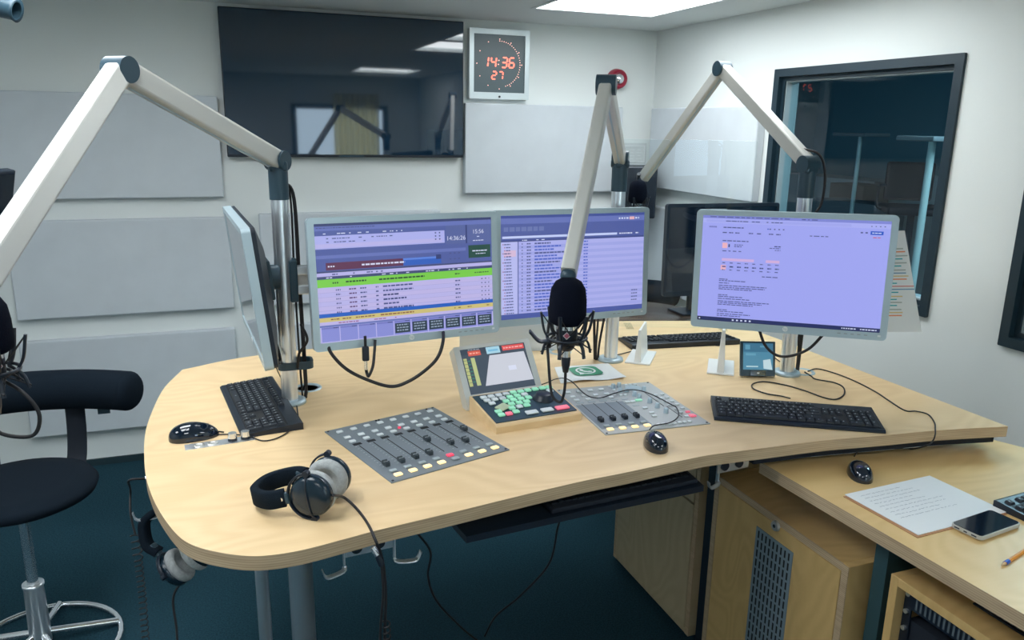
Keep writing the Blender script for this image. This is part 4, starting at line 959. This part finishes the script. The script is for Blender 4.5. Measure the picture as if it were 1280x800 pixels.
def mouse(label, p, rz, s=1.0):
    t = thing('computer_mouse', label, 'computer mouse', p, rz=rz)
    nu, nv = 24, 14; vs = []; fs = []
    for j in range(nv + 1):
        th = PI / 2 * j / nv
        for i in range(nu):
            a = 2 * PI * i / nu; x = math.cos(a); y = math.sin(a)
            rx = .0315 * (1 - .08 * y) * (1 - .05 * math.cos(2 * a)); ry = .056
            c = math.cos(th) ** .75 if j < nv else 0
            zz = .038 * math.sin(th) ** .9 * (1 - .16 * max(0, y) * c)
            vs.append((rx * x * c * s, (ry * y * c - .004 * math.sin(th)) * s, zz * s))
    for j in range(nv):
        for i in range(nu): k = (i + 1) % nu; fs.append((j * nu + i, j * nu + k, (j + 1) * nu + k, (j + 1) * nu + i))
    MB().mat(M['gloss'])._fin(vs, fs, None, True).build('shell', None, t)
    MB().mat(M['black']).cyl((-.0035 * s, .030 * s, .0235 * s), (.0035 * s, .030 * s, .0235 * s), .0065 * s, n=16).build('scroll_wheel', None, t)
    MB().tube([(0, .052 * s, .007 * s), (0, .060 * s, .005), (0, .066 * s, .003)], .0022, n=8).build('strain_relief', M['rubber'], t)
    return t
def mpos(px, py, z): p = PZ(px, py, z); return V((p.x, p.y, z))
def mrz(a, b, z): d = PZ(*a, z) - PZ(*b, z); return math.atan2(-d.x, d.y)
MA, MBb, MC = mpos(243, 547, DZ), mpos(819, 557, DZ), mpos(1074, 594, LZ)
mouse('glossy black mouse at the left end of the desk', MA, math.radians(-84), 1.1)
mouse('glossy black mouse in front of the light grey mixing panel', MBb, mrz((808, 539), (823, 564), DZ))
mouse('glossy black mouse on the lower side table', MC, mrz((1063, 572), (1081, 601), LZ))
def zc(pts, z, r=.002): return [PZ(x, y, z + r) for x, y in pts]
cable('mouse_cable', zc([(273, 543), (290, 543), (310, 545), (330, 551), (352, 545), (370, 530), (372, 515), (367, 495)], DZ, .003) + [PZ(352, 474, DZ + .02), V((P1.x - .04, P1.y + .02, DZ + .15)), V((P1.x - .03, P1.y + .03, DZ + .30))], .0018, 'thin black mouse cable curling past the left keyboard to the pole')
cable('mouse_cable', zc([(812, 537), (818, 532), (838, 528), (848, 520), (846, 510), (838, 505), (812, 492), (790, 487), (770, 491), (752, 497), (738, 496), (728, 490), (716, 478), (706, 473), (694, 474), (682, 479)], DZ, .011) + [PZ(660, 485, DZ + .002), PZ(640, 480, DZ + .002)], .0018, 'thin black mouse cable lying across the light grey mixing panel')
cable('mouse_cable', zc([(1068, 570), (1074, 562)], LZ, .003) + zc([(1082, 556)], LZ, .003) + zc([(1110, 560), (1140, 561)], LZ, .003) + [PY(1158, 557, 1.468), PY(1166, 551, 1.470), PY(1169, 543, 1.472), PZ(1169, 536, DZ + .005), PZ(1168, 528, DZ + .003)] + zc([(1160, 518), (1145, 514), (1131, 513), (1110, 500), (1095, 490), (1070, 477), (1045, 467), (1022, 461), (1010, 464)], DZ, .003), .002, 'thin black mouse cable running over the desk edge to the lower mouse')
cable('keyboard_cable', zc([(988, 498), (976, 495), (958, 492), (942, 486), (941, 480), (955, 477), (980, 481), (1005, 488), (1030, 497), (1045, 499), (1055, 493), (1054, 484), (1042, 478), (1020, 474), (1014, 470), (1006, 465)], DZ, .003), .0022, 'black keyboard cable looping on the desk below the right pole')
cable('keyboard_cable', zc([(905, 428), (893, 429), (880, 432), (862, 429), (840, 432), (820, 431), (800, 436), (782, 441), (765, 445)], DZ, .003), .0018, 'thin black keyboard cable behind the white sign holder on the desk')
cable('device_cable', zc([(862, 418), (880, 425), (897, 432), (916, 426), (935, 430), (958, 440), (975, 452)], DZ, .003), .0018, 'thin black cable running behind the small square tablet')
# cable bundles at poles
def bundle(pole, off, top, n, label, r=.004, spread=.02):
    t = thing('cable_bundle', label, 'cable bundle', (pole.x + off.x, pole.y + off.y, DZ))
    for k in range(n):
        a = random.uniform(-1, 1); b2 = random.uniform(-1, 1)
        pts = [V((pole.x + off.x + a * .006, pole.y + off.y + b2 * .006, DZ + .001)), V((pole.x + off.x + a * .010, pole.y + off.y + b2 * .008, DZ + .06)), V((pole.x + off.x * .9 + a * spread, pole.y + off.y * .9 + b2 * spread, DZ + (top - DZ) * .55)), V((pole.x + off.x * .85 + a * spread * .7, pole.y + off.y * .85 + b2 * spread * .7, top - .05)), V((pole.x + off.x * .3, pole.y + off.y * .3, top))]
        MB().tube(pts, r * (.7 + .4 * random.random()), n=8).build('cable', M['rubber'], t, world=True)
    return t
bundle(P3, V((.048, .004, 0)), 1.32, 6, 'black cables gathered behind the right pole')
bundle(P2, V((-.045, .02, 0)), 1.32, 4, 'black cables gathered beside the middle pole')
tb = bundle(P1, V((.042, .02, 0)), 1.62, 3, 'black cables strapped to the left pole', spread=.010)
MB().ring(rrect(.10, .062, .02), rrect(.088, .050, .016), 0, .022, Matrix.Translation((P1.x + .02, P1.y + .004, 1.085))).build('strap', M['joint'], tb, world=True)
cable('power_cable', [mC @ V((.12, .03, -.17)), mC @ V((.07, .05, -.24)), mC @ V((.0, .06, -.27)), mC @ V((-.05, .05, -.24)), mC @ V((-.08, .04, -.17))], .0045, 'thick black cable loop hanging below the right monitor')
pA = lambda px, py, d=2.14: PD(px, py, d)
cable('power_cable', [mA @ V((-.22, .03, -.16)), pA(412, 438, 2.13), pA(430, 459, 2.14), pA(455, 473, 2.16), pA(488, 483, 2.18), pA(512, 476, 2.19), pA(535, 460, 2.2), pA(548, 445, 2.22), pA(554, 425, 2.24), mA @ V((.12, .05, -.15))], .0048, 'thick black cable sagging below the wide left monitor')
o = thing('adapter_plug', 'black inline adapter on a short cable below the wide left monitor', 'adapter', pA(457, 442, 2.16))
q = pA(457, 442, 2.16); MB().box((0, 0, 0), (.019, .014, .042), bev=.004).build('body', M['black'], o); MB().cyl((0, 0, -.02), (0, 0, -.046), .0045, n=12).build('plug_tip', M['shiny'], o)
MB().tube([q + V((0, 0, .02)), q + V((0, 0, .05))], .004, n=8).build('cable', M['rubber'], o, world=True)
MB().tube([q + V((0, 0, -.045)), q + V((.002, 0, -.056)), pA(461, 470, 2.16), pA(466, 458, 2.16), pA(468, 440, 2.17), pA(469, 425, 2.18)], .0042, n=8).build('cable', M['rubber'], o, world=True)
cable('monitor_cable', [m0 @ V((.10, .02, -.15)), m0 @ V((.09, .03, -.21)), m0 @ V((.04, .05, -.235)), m0 @ V((.0, .05, -.19)), m0 @ V((-.02, .04, -.13))], .0045, 'black cable loop under the edge-on monitor')
cable('monitor_cable', [PD(376, 405, 2.2), PD(384, 425, 2.2), PD(374, 442, 2.22), PD(372, 460, 2.25)], .004, 'black cable beside the left pole and monitor edge')
# ================================================================== DESK SMALL THINGS
t = thing('logo_sheet', 'white sheet with green speech bubble telephone logo under the microphone', 'paper sheet', (0, 0, DZ))
A4 = [PZ(693, 459, DZ + .002), PZ(760, 454, DZ + .002), PZ(783, 473, DZ + .002), PZ(701, 479, DZ + .002)]
mb = MB(); n = 14; vs = []
def bil(u, v): return A4[0].lerp(A4[1], u).lerp(A4[3].lerp(A4[2], u), v)
for k, dz in ((0, 0), (1, .0012)):
    for j in range(n + 1):
        for i in range(n + 1): p = bil(i / n, j / n); vs.append((p.x, p.y, DZ + .001 + dz + .003 * (1 - math.cos(2 * PI * i / n * 1.5)) * (j / n) ** 3))
N1 = n + 1; fs = []
for j in range(n):
    for i in range(n): fs.append((N1 * N1 + j * N1 + i, N1 * N1 + (j + 1) * N1 + i, N1 * N1 + (j + 1) * N1 + i + 1, N1 * N1 + j * N1 + i + 1)); fs.append((j * N1 + i, j * N1 + i + 1, (j + 1) * N1 + i + 1, (j + 1) * N1 + i))
mb._fin(vs, fs, None, True).build('paper', M['paper'], t, world=True)
cen = bil(.48, .45); ux = (A4[1] - A4[0]).normalized(); T = Matrix.Translation((cen.x, cen.y, DZ + .0062)) @ Matrix.Rotation(math.atan2(ux.y, ux.x) + .02, 4, 'Z')
lw, lh = .100, .092
lg = MB().mat(M['waG']).prism(rrect(lw, lh, .022), 0, .0005, T)
cc = lambda r, a: (r * math.cos(a), r * math.sin(a) + .002)
lg.mat(M['white']).ring([cc(.034, 2 * PI * k / 32) for k in range(32)], [cc(.0275, 2 * PI * k / 32) for k in range(32)], .0005, .0010, T)
lg.prism([(-.034, -.034), (-.018, -.030), (-.030, -.016)], .0005, .0010, T)
lg.prism([(-.019, .015), (-.010, .021), (-.005, .012), (-.009, .006), (-.003, -.002), (.005, -.007), (.009, -.004), (.019, -.009), (.015, -.018), (.004, -.018), (-.008, -.011), (-.017, .002)][::-1], .0005, .0011, T)
lg.build('logo', None, t, world=True)
# acrylic splash panel behind the touch display and large clear shield
def stand_panel(name, label, a, b, z0, z1, m, th=.005, feet=True):
    d = (b - a); L = d.length; yaw = math.atan2(d.y, d.x); t = thing(name, label, 'clear screen', ((a.x + b.x) / 2, (a.y + b.y) / 2, z0), rz=yaw)
    MB().box((0, 0, (z1 - z0) / 2), (L, th, z1 - z0), bev=.0008, seg=1).build('pane', m, t)
    if feet:
        for x in (-L * .35, L * .35): MB().box((x, 0, .0025), (.03, .10, .005)).build('foot', M['acrylic'], t)
    return t
M['frost'] = mat('frosted_acrylic', (.70, .79, .88), .12, spec=.8)
t = thing('low_acrylic_panel', 'pale bluish glossy low panel behind the small touch display', 'low panel', (.965, 2.56, DZ), rz=math.radians(-8))  # low pale acrylic panel standing on the desk
MB().mat(M['frost']).box((0, 0, .05), (.385, .006, .10), bev=.001).build('panel', None, t); MB().box((0, .03, .003), (.385, .06, .006)).build('foot', M['frost'], t)
stand_panel('acrylic_shield', 'large clear acrylic shield standing along the far desk edge', V((1.475, 2.79, 0)), V((1.985, 2.60, 0)), DZ, 1.735, M['acrylic'])
# white sign holders
def holder(label, p, yaw, hgt, wb=.20):
    t = thing('sign_holder', label, 'sign holder', (p.x, p.y, DZ), rz=math.radians(yaw), group='white table sign holders')
    MB().box((0, 0, .003), (wb, .088, .006), bev=.0015).build('base', M['white'], t)
    mb = MB().mat(M['white']); a = wb * .47; th = .012
    vs = [(-a, -th, .006), (a, -th, .006), (a, th, .006), (-a, th, .006), (-a * .85, -.004, hgt), (a * .85, -.004, hgt), (a * .85, .004, hgt), (-a * .85, .004, hgt)]
    mb._fin(vs, [(4, 5, 6, 7), (0, 1, 5, 4), (1, 2, 6, 5), (2, 3, 7, 6), (3, 0, 4, 7), (3, 2, 1, 0)]).build('upright', None, t)
p = (PZ(776, 454, DZ) + PZ(825, 441, DZ)) / 2; holder('white sign holder seen edge-on, right of the middle pole', p, 52, .118, .17)
p = V((1.585, 2.165, DZ)); holder('white sign holder seen edge-on, beside the small square tablet', p, 54, .15, .17)
# small square tablet
mT = frame((1.644, 2.049, 1.0405), -20.8, 16)
t = thing('tablet_device', 'small square black device with glowing teal display before the right pole', 'tablet', mtx=mT)
MB().box((0, .006, 0), (.115, .014, .116), bev=.002).build('housing', M['joint'], t)
sc_ = MB().box((0, -.0015, .008), (.098, .003, .088)).build('screen', E(70, 132, 160), t)
S = Screen(.098, .088, -.0031); S.r(0, 0, 1000, 330, E(52, 108, 138), 1); S.r(60, 60, 220, 240, E(90, 150, 176), 2); S.r(560, 90, 820, 160, E(88, 148, 172), 2); S.r(80, 380, 420, 470, E(92, 154, 180), 2); S.r(100, 860, 500, 900, E(190, 220, 226), 2)
S.mb.mat(E(190, 214, 222)); S.mb.quad([(.018, -.0036, -.040), (.047, -.0036, -.044), (.040, -.0036, -.008), (.016, -.0036, -.012)])
o = S.mb.build('screen_picture', None, sc_); o.location = (0, 0, .008)
MB().box((0, -.002, -.047), (.05, .004, .016)).build('home_key', M['gloss'], t); MB().box((0, -.0045, -.047), (.008, .001, .004)).build('key_mark', M['white'], t)
MB().box((0, .03, -.045), (.06, .05, .022), bev=.002).build('rest', M['joint'], t)
# paper behind right monitor
q4 = [PD(1095, 290, 2.36), PD(1131, 288, 2.42), PD(1152, 415, 2.44), PD(1076, 415, 2.36)]
t = thing('rundown_sheet', 'white sheet with coloured lines sticking out behind the right monitor', 'paper sheet', tuple((q4[2] + q4[3]) / 2))
nn = (q4[1] - q4[0]).cross(q4[3] - q4[0]).normalized()
if nn.dot(CO - q4[0]) < 0: nn = -nn
C4 = lambda u, v, o=0: q4[0].lerp(q4[1], u).lerp(q4[3].lerp(q4[2], u), v) + nn * o
vs = [C4(i / 12, j / 12, o) for o in (0, -.0012) for j in range(13) for i in range(13)]
fs = [(j * 13 + i, (j + 1) * 13 + i, (j + 1) * 13 + i + 1, j * 13 + i + 1) for j in range(12) for i in range(12)]
fs += [tuple(169 + k for k in f[::-1]) for f in fs]
for i in range(12): fs += [(i, i + 1, 170 + i, 169 + i), (156 + i + 1, 156 + i, 325 + i, 326 + i), (i * 13, 169 + i * 13, 182 + i * 13, 13 + i * 13), (12 + i * 13, 25 + i * 13, 194 + i * 13, 181 + i * 13)]
MB()._fin(vs, fs).build('sheet', M['paper'], t, world=True)
lines = [(.17, .55, .85, 'g'), (.20, .6, .9, 'o'), (.24, .55, .95, 'g'), (.27, .55, .8, 't'), (.31, .5, .9, 'g'), (.34, .5, .75, 't'), (.38, .5, .85, 'g'), (.41, .5, .85, 'b'), (.44, .5, .9, 'y'), (.47, .5, .85, 'o'), (.51, .48, .62, 't'), (.54, .46, .99, 'r'), (.57, .46, .99, 'b'), (.60, .44, .64, 't'), (.64, .44, .72, 'y'), (.67, .42, .6, 't'), (.70, .42, .7, 'g'), (.73, .40, .6, 't'), (.77, .40, .68, 'g'), (.80, .40, .7, 'y'), (.83, .40, .68, 'o')]
ink = dict(g=mat('ink_grey', (.45, .48, .45), .8), o=mat('ink_orange', (.85, .30, .14), .8), t=mat('ink_teal', (.05, .45, .48), .8), b=mat('ink_blue', (.20, .36, .50), .8), y=mat('ink_yellow', (.75, .58, .30), .8), r=mat('ink_red', (.75, .32, .30), .8))
mb = MB(); B4 = lambda u, v: q4[0].lerp(q4[1], u).lerp(q4[3].lerp(q4[2], u), v) + nn * .0012
for v, u0, u1, c in lines:
    mb.mat(ink[c]); mb.quad([B4(u0, v), B4(u1, v), B4(u1, v + .012), B4(u0, v + .012)])
mb.build('printed_lines', None, t, world=True)
# paper, phone, pencil on the side table
pc = [PZ(1057, 620, LZ), PZ(1160, 596, LZ), PZ(1252, 640, LZ), PZ(1155, 670, LZ)]; c0 = sum(pc, V((0, 0, 0))) / 4
tf = thing('card_folder', 'thin brown card lying under the handwritten sheet', 'folder', (c0.x - .008, c0.y - .006, LZ), rz=math.radians(3))
MB().box((0, 0, .0008), (.300, .216, .0016)).build('card', mat('brown_card', (.45, .22, .10), .7), tf)
t = thing('note_sheet', 'white handwritten sheet on the lower side table', 'paper sheet', (c0.x, c0.y, LZ + .0016), rz=math.radians(3))
MB().box((0, 0, .0008), (.298, .214, .0016)).build('paper', M['paper'], t)
mb = MB()
for k in range(9):
    y = .085 - k * .015; x0 = -.12; x1 = x0 + random.uniform(.10, .2); x = x0
    while x < x1:
        w = random.uniform(.006, .018); mb.tube([(x + j * w / 4, y + random.uniform(-.0016, .0016), .0019) for j in range(5)], .00035, n=4, sm=2); x += w + .004
mb.build('handwriting', mat('pencil_ink', (.36, .38, .42), .8), t)
c0 = sum((PZ(*q, LZ) for q in [(1193, 660), (1240, 644), (1270, 658), (1222, 678)]), V((0, 0, 0))) / 4
t = thing('smartphone', 'black smartphone in pale case lying by the handwritten sheet', 'phone', (c0.x, c0.y, LZ + .0034), rz=math.radians(7))
MB().prism(rrect(.150, .074, .010), 0, .009).build('case', mat('phone_case', (.50, .50, .47), .4), t)
MB().prism(rrect(.145, .069, .008), .009, .0102).build('screen', M['gloss'], t)
for y in (-.02, .0, .02): MB().box((-.0752, y, .0045), (.001, .012 if y else .008, .003)).build('port', M['black'], t)
pa, pb = PZ(1252, 707, LZ + .004), PZ(1292, 681, LZ + .004); d = (pb - pa).normalized()
t = thing('pencil', 'orange pencil with blue ring at the right photo edge', 'pencil', tuple(pa))
MB().cyl(pa + d * .014, pb + d * .06, .0038, n=8).build('shaft', M['orange'], t, world=True); MB().cyl(pa, pa + d * .014, .001, .0038, n=8).build('tip', mat('pencil_wood', (.60, .40, .22), .6), t, world=True); MB().cyl(pa + d * .016, pa + d * .032, .0046, n=14).build('ring', M['blue'], t, world=True)
# ================================================================== HEADPHONES
def headphones(label, mtx, spread=.040, grey=.0):
    t = thing('headphones', label, 'headphones', mtx=mtx)
    for s in (-1, 1):
        X = Matrix.Translation((s * spread, 0, 0)) @ Matrix.Rotation(s * PI / 2, 4, 'Y')     # +z outward
        c = MB().mat(M['cup']).lathe([(.040, -.004), (.0455, .0), (.0455, .010), (.0435, .016), (.037, .022), (.022, .0255), (0, .0265)], X=X, n=40).build('ear_cup', None, t)
        MB().tube([(.043, .0, .017), (.030, 0, .0255), (0, 0, .0275), (-.030, 0, .0255), (-.043, 0, .017)], .0022, n=8, X=X).build('cup_rib', M['black'], c)
        MB().lathe([(.0, -.010), (.022, -.010), (.026, -.020), (.036, -.024), (.044, -.019), (.0465, -.010), (.044, -.002), (0, -.002)], X=X, n=40).build('ear_pad', M['greyfab'], t)
        pts = [(s * (spread + .012), .050 * math.sin(a), .050 * math.cos(a)) for a in [PI * k / 12 for k in range(13)]]
        y = MB().sweep(pts, .010, .004, (1, 0, 0), sm=3).cyl((s * (spread + .006), 0, .050), (s * (spread + .018), 0, .050), .007).cyl((s * (spread + .006), 0, -.050), (s * (spread + .018), 0, -.050), .007).build('yoke', M['black'], t)
        MB().box((s * (spread + .014), .066, 0), (.012, .038, .026), bev=.004).build('slider', M['joint'], t)
        MB().cyl((s * (spread + .018), .062, 0), (s * (spread + .023), .062, 0), .004, n=12).build('rivet', M['shiny'], t)
    r_ = spread + .012
    pts = [(-r_, .058, 0), (-r_ - .010, .088, 0), (-r_ + .004, .122, 0), (-.022, .142, 0), (.022, .142, 0), (r_ - .004, .122, 0), (r_ + .010, .088, 0), (r_, .058, 0)]
    MB().sweep(pts, .038, .018, (0, 0, 1), sm=6).build('headband', M['fabric'], t)
    return t
m_ = V((.165, 1.568, DZ + .0515)); ax = V((math.cos(math.radians(58)), math.sin(math.radians(58)), 0)); yy = V((-ax.y, ax.x, -.16)).normalized(); zz = ax.cross(yy).normalized(); yy = zz.cross(ax)
hm = Matrix(((ax.x, yy.x, zz.x, m_.x), (ax.y, yy.y, zz.y, m_.y), (ax.z, yy.z, zz.z, m_.z), (0, 0, 0, 1)))
h1 = headphones('black headphones with grey ear pads lying on the desk', hm)
p = PD(234, 699, 1.98); yy = (-CR * .62 + CU * .80).normalized(); zz = -CF; zz = (zz - yy * zz.dot(yy)).normalized(); ax = yy.cross(zz)
h2 = headphones('black headphones with grey pads hanging below the left desk edge', Matrix(((ax.x, yy.x, zz.x, p.x), (ax.y, yy.y, zz.y, p.y), (ax.z, yy.z, zz.z, p.z), (0, 0, 0, 1))), .034)
# hook that carries them
hp_top = p + yy * .150
t = thing('hook', 'metal hook under the left desk edge carrying the hanging headphones', 'hook', (hp_top.x + .02, hp_top.y, DZ - DTH), group='metal headphone hooks under the desk')
MB().sweep([V((hp_top.x + .03, hp_top.y, DZ - DTH)), V((hp_top.x + .03, hp_top.y, hp_top.z - .005)), V((hp_top.x + .02, hp_top.y - .005, hp_top.z - .012)), V((hp_top.x - .03, hp_top.y - .01, hp_top.z - .012)), V((hp_top.x - .04, hp_top.y - .01, hp_top.z + .01))], .012, .003, (0, 1, 0), sm=3).build('wire', M['chrome'], t, world=True)
# headphone cable over the desk front
cb = thing('headphone_cable', 'black headphone cable falling over the desk front to the jack', 'headphone cable', tuple(PD(478, 700, 1.5)))
MB().tube([hm @ V((-.05, -.05, .0)), PZ(430, 622, DZ + .02), PZ(445, 635, DZ + .006), PZ(458, 652, DZ + .004), PD(468, 672, 1.515), PD(478, 700, 1.54), PD(482, 740, 1.56), PD(481, 790, 1.58), PD(480, 830, 1.6)], .0030, n=8).build('cord', M['rubber'], cb, world=True)
MB().mat(M['shiny']).cyl(PD(466, 684, 1.535), PD(472, 694, 1.535), .006).mat(M['black']).cyl(PD(472, 694, 1.535), PD(477, 706, 1.54), .0065).build('jack', None, cb, world=True)
MB().tube([PD(477, 706, 1.54), PD(479, 740, 1.55), PD(476, 780, 1.57), PD(474, 830, 1.6)], .0028, n=8).build('second_cord', M['rubber'], cb, world=True)
def coil(mb, a, b, turns, r, rr_, n=10):
    d = b - a; w = d.normalized(); u = w.orthogonal().normalized(); v = w.cross(u); pts = []
    for i in range(turns * n + 1):
        k = i / (turns * n); an = 2 * PI * i / n; pts.append(a + d * k + u * math.cos(an) * r + v * math.sin(an) * r)
    return mb.tube(pts, rr_, n=6, sm=0)
coil(MB(), PD(483, 775, 1.575), PD(486, 850, 1.60), 10, .007, .0018).build('coiled_section', M['rubber'], cb, world=True)
# coiled cable of the hanging headphones
cb = thing('coiled_cable', 'coiled black cable hanging below the left desk end', 'coiled cable', tuple(PD(182, 602, 2.0)))
J = PZ(182, 598, .955); J.z = .955
MB().mat(M['shiny']).cyl(J + V((.03, 0, 0)), J, .006).build('jack', None, cb, world=True)
MB().tube([J, J + V((-.035, 0, .0)), PD(163, 612, 1.98), PD(163, 640, 1.97), PD(169, 668, 1.97)], .0028, n=8).build('cord', M['rubber'], cb, world=True)
mb = MB(); coil(mb, PD(169, 668, 1.97), PD(173, 700, 1.98), 4, .011, .0018); coil(mb, PD(173, 700, 1.98), PD(178, 745, 1.99), 7, .009, .0015); coil(mb, PD(178, 745, 1.99), PD(184, 830, 2.02), 12, .009, .0015); mb.build('coiled_section', M['rubber'], cb, world=True)
cable('headphone_cable', [p + CR * -.02 - yy * .045, PD(217, 745, 1.98), PD(221, 790, 1.98), PD(223, 850, 1.98)], .003, 'straight black cord hanging from the headphones under the desk', 'headphone cable')
# cables under the desk
cable('floor_cable', [PY(520, 664, 1.75), PY(538, 690, 1.78), PY(535, 720, 1.8), PY(545, 750, 1.85), PY(570, 778, 1.9), PY(596, 800, 1.95), PY(640, 830, 2.0)], .003, 'thin black cable hanging under the desk, left of the tray')
cable('floor_cable', [PY(702, 640, 1.75), PY(697, 660, 1.78), PY(686, 705, 1.82), PY(650, 745, 1.88), PY(620, 770, 1.95), PY(606, 795, 2.0)], .003, 'thin black cable hanging from the tray towards the cabinet')
# ================================================================== STOOLS
def stool(label, mtx):
    t = thing('stool', label, 'stool', mtx=mtx)      # origin floor, back roll at +y
    MB().lathe([(0, .555), (.12, .555), (.19, .562), (.225, .580), (.232, .598), (.222, .612), (.16, .620), (0, .622)], n=48).build('seat', M['fabric'], t)
    MB().cyl((0, 0, .25), (0, 0, .56), .017, n=24).build('gas_lift', M['shiny'], t)
    MB().lathe([(.034, .03), (.030, .24), (.033, .245), (.033, .255), (.018, .255)], n=28).build('column', M['chrome'], t)
    MB().cyl((0, 0, .52), (0, 0, .556), .06, .09).build('seat_mount', M['blackm'], t)
    pts = [(.245 * math.cos(2 * PI * k / 40), .245 * math.sin(2 * PI * k / 40), .011) for k in range(41)]
    MB().tube(pts, .010, n=10, sm=0, caps=False).build('base_ring', M['shiny'], t)
    for k in range(5):
        a = 2 * PI * k / 5 + .25
        MB().tube([(.03 * math.cos(a), .03 * math.sin(a), .06), (.24 * math.cos(a), .24 * math.sin(a), .018)], .012, n=10, sm=0).build('leg', M['shiny'], t)
    pts = [(x, .27 - .9 * x * x, .845) for x in (-.33, -.25, -.15, 0, .15, .25, .33)]
    mb = MB().tube(pts, .070, n=28, sm=6, ry=.070, caps=False)
    for s in (-1, 1):
        e = V((s * .33, .27 - .9 * .33 ** 2, .845)); d = V((s, -2 * .9 * .33, 0)).normalized(); q = rot_to(d)
        mb.lathe([(.070, -.001), (.068, .008), (.060, .018), (.04, .026), (.0, .029)], n=24, X=Matrix.Translation(e) @ q)
    mb.build('backrest_roll', M['fabric'], t)
    for s in (-1, 1): MB().sweep([(s * .13, .19, .57), (s * .135, .24, .60), (s * .14, .265, .70), (s * .14, .275, .84)], .062, .014, (1, 0, 0), sm=4).build('back_post', M['blackm'], t)
    MB().box((.24, .216, .768), (.04, .003, .028)).build('fabric_tag', M['joint'], t)
    return t
s1 = stool('black stool with rolled backrest and chrome ring base at the left', Matrix.Translation((-.672, 2.755, 0)) @ Matrix.Rotation(math.radians(0), 4, 'Z'))
dup(s1, Matrix.Translation((2.07, 3.78, 0)) @ Matrix.Rotation(math.radians(-20), 4, 'Z'), 'black stool mostly hidden behind the middle monitor, roll showing')
# ================================================================== BEHIND THE DESK
t = thing('round_table', 'dark brown round table behind the far desk edge', 'table', (1.88, 3.24, 0))
MB().lathe([(0, .90), (.29, .90), (.295, .893), (.29, .878), (0, .878)][::-1], n=64).build('tabletop', M['darkwood'], t)
MB().lathe([(.03, .88), (.028, .03), (.20, .02), (.22, 0)][::-1], n=32).build('pedestal', M['black'], t)
q0 = PY(838, 255, 3.12)
mK = frame((q0.x + .325, 3.165, 1.215), -4, 1.5)
tK = monitor('monitor', 'black glossy monitor switched off behind the clear shield', mK, None, True, .60, .44, .575, .40, False, frame_m=M['black'])
MB().box((-.10, .06, -.245), (.06, .02, .14)).box((-.10, .05, -.3095), (.20, .16, .008), bev=.003).build('stand', M['black'], tK)
mb = MB()
for k in range(8): mb.box((-.07 + k * .011, -.0112, .192), (.007, .001, .006))
mb.build('maker_mark', M['legend'], tK)
# things in the room beyond the window
def floor_lamp(label, px, py, X, r, hw):
    h = PX(px, py, X)
    t = thing('floor_lamp', label, 'floor lamp', (h.x, h.y, 0), group='uplighter lamps in the next room')
    MB().cyl((0, 0, .02), (0, 0, h.z), r, n=16).build('pole', M['lampgrey'], t)
    MB().lathe([(0, 0), (.16, 0), (.16, .012), (.03, .022), (0, .022)][::-1], n=32).build('base', M['lampgrey'], t)
    MB().box((0, 0, h.z + .012), (.30, hw * 2, .030), bev=.008).build('lamp_head', M['fargrey'], t)
floor_lamp('floor lamp seen through the window, the further one with flat dark head', 1076, 170, 5.6, .020, .20)
floor_lamp('floor lamp seen through the window, the nearer one by the frame', 1166, 176, 4.1, .022, .14)
q = PX(1140, 262, 5.7)
t = thing('office_chair', 'dark office chair in the room beyond the window', 'office chair', (q.x, q.y, 0), rz=-.6)
z0 = q.z
MB().box((0, 0, z0), (.48, .46, .07), bev=.03, seg=3).build('seat', M['blackm'], t)
MB().box((0, .24, z0 + .23), (.40, .06, .34), bev=.025, seg=3).build('backrest', M['blackm'], t)
MB().cyl((0, 0, .1), (0, 0, z0 - .03), .03).build('column', M['black'], t)
for s in (-1, 1): MB().tube([(s * .22, .05, z0), (s * .28, .05, z0 + .02), (s * .28, .05, z0 + .20)], .012).box((s * .28, 0, z0 + .21), (.06, .24, .025), bev=.008).build('armrest', M['black'], t)
for k in range(5):
    a = 2 * PI * k / 5; MB().tube([(0, 0, .11), (.30 * math.cos(a), .30 * math.sin(a), .07)], .02, sm=0).sphere((.30 * math.cos(a), .30 * math.sin(a), .035), .033).build('leg', M['black'], t)
def far_box(name, label, cat, px0, py0, px1, py1, X, dx, m):
    a = PX(px0, py0, X); b_ = PX(px1, py1, X); y0, y1 = min(a.y, b_.y), max(a.y, b_.y); z1 = max(a.z, b_.z); 
    t = thing(name, label, cat, (X, (y0 + y1) / 2, 0))
    MB().box((dx / 2, 0, z1 / 2), (dx, y1 - y0, z1), bev=.006).build('body', m, t)
    for k in range(3): MB().box((-.004, 0, z1 * (.2 + .27 * k)), (.008, (y1 - y0) * .94, z1 * .25)).build('drawer', m, t)
far_box('side_cupboard', 'brown cupboard seen through the window, left of the far lamp', 'cupboard', 1038, 228, 1078, 250, 6.2, .35, M['brownbox'])
far_box('side_cupboard', 'dark low cupboard seen through the window, under the far lamp', 'cupboard', 1020, 247, 1100, 270, 5.75, .3, M['fargrey'])
far_box('room_divider', 'pale divider seen through the window behind the office chair', 'divider', 1112, 215, 1176, 300, 6.57, .05, M['farlow'])

w = bpy.data.worlds.new('world'); sc.world = w; w.use_nodes = True
w.node_tree.nodes['Background'].inputs[0].default_value = (.55, .75, 1.0, 1); w.node_tree.nodes['Background'].inputs[1].default_value = .4
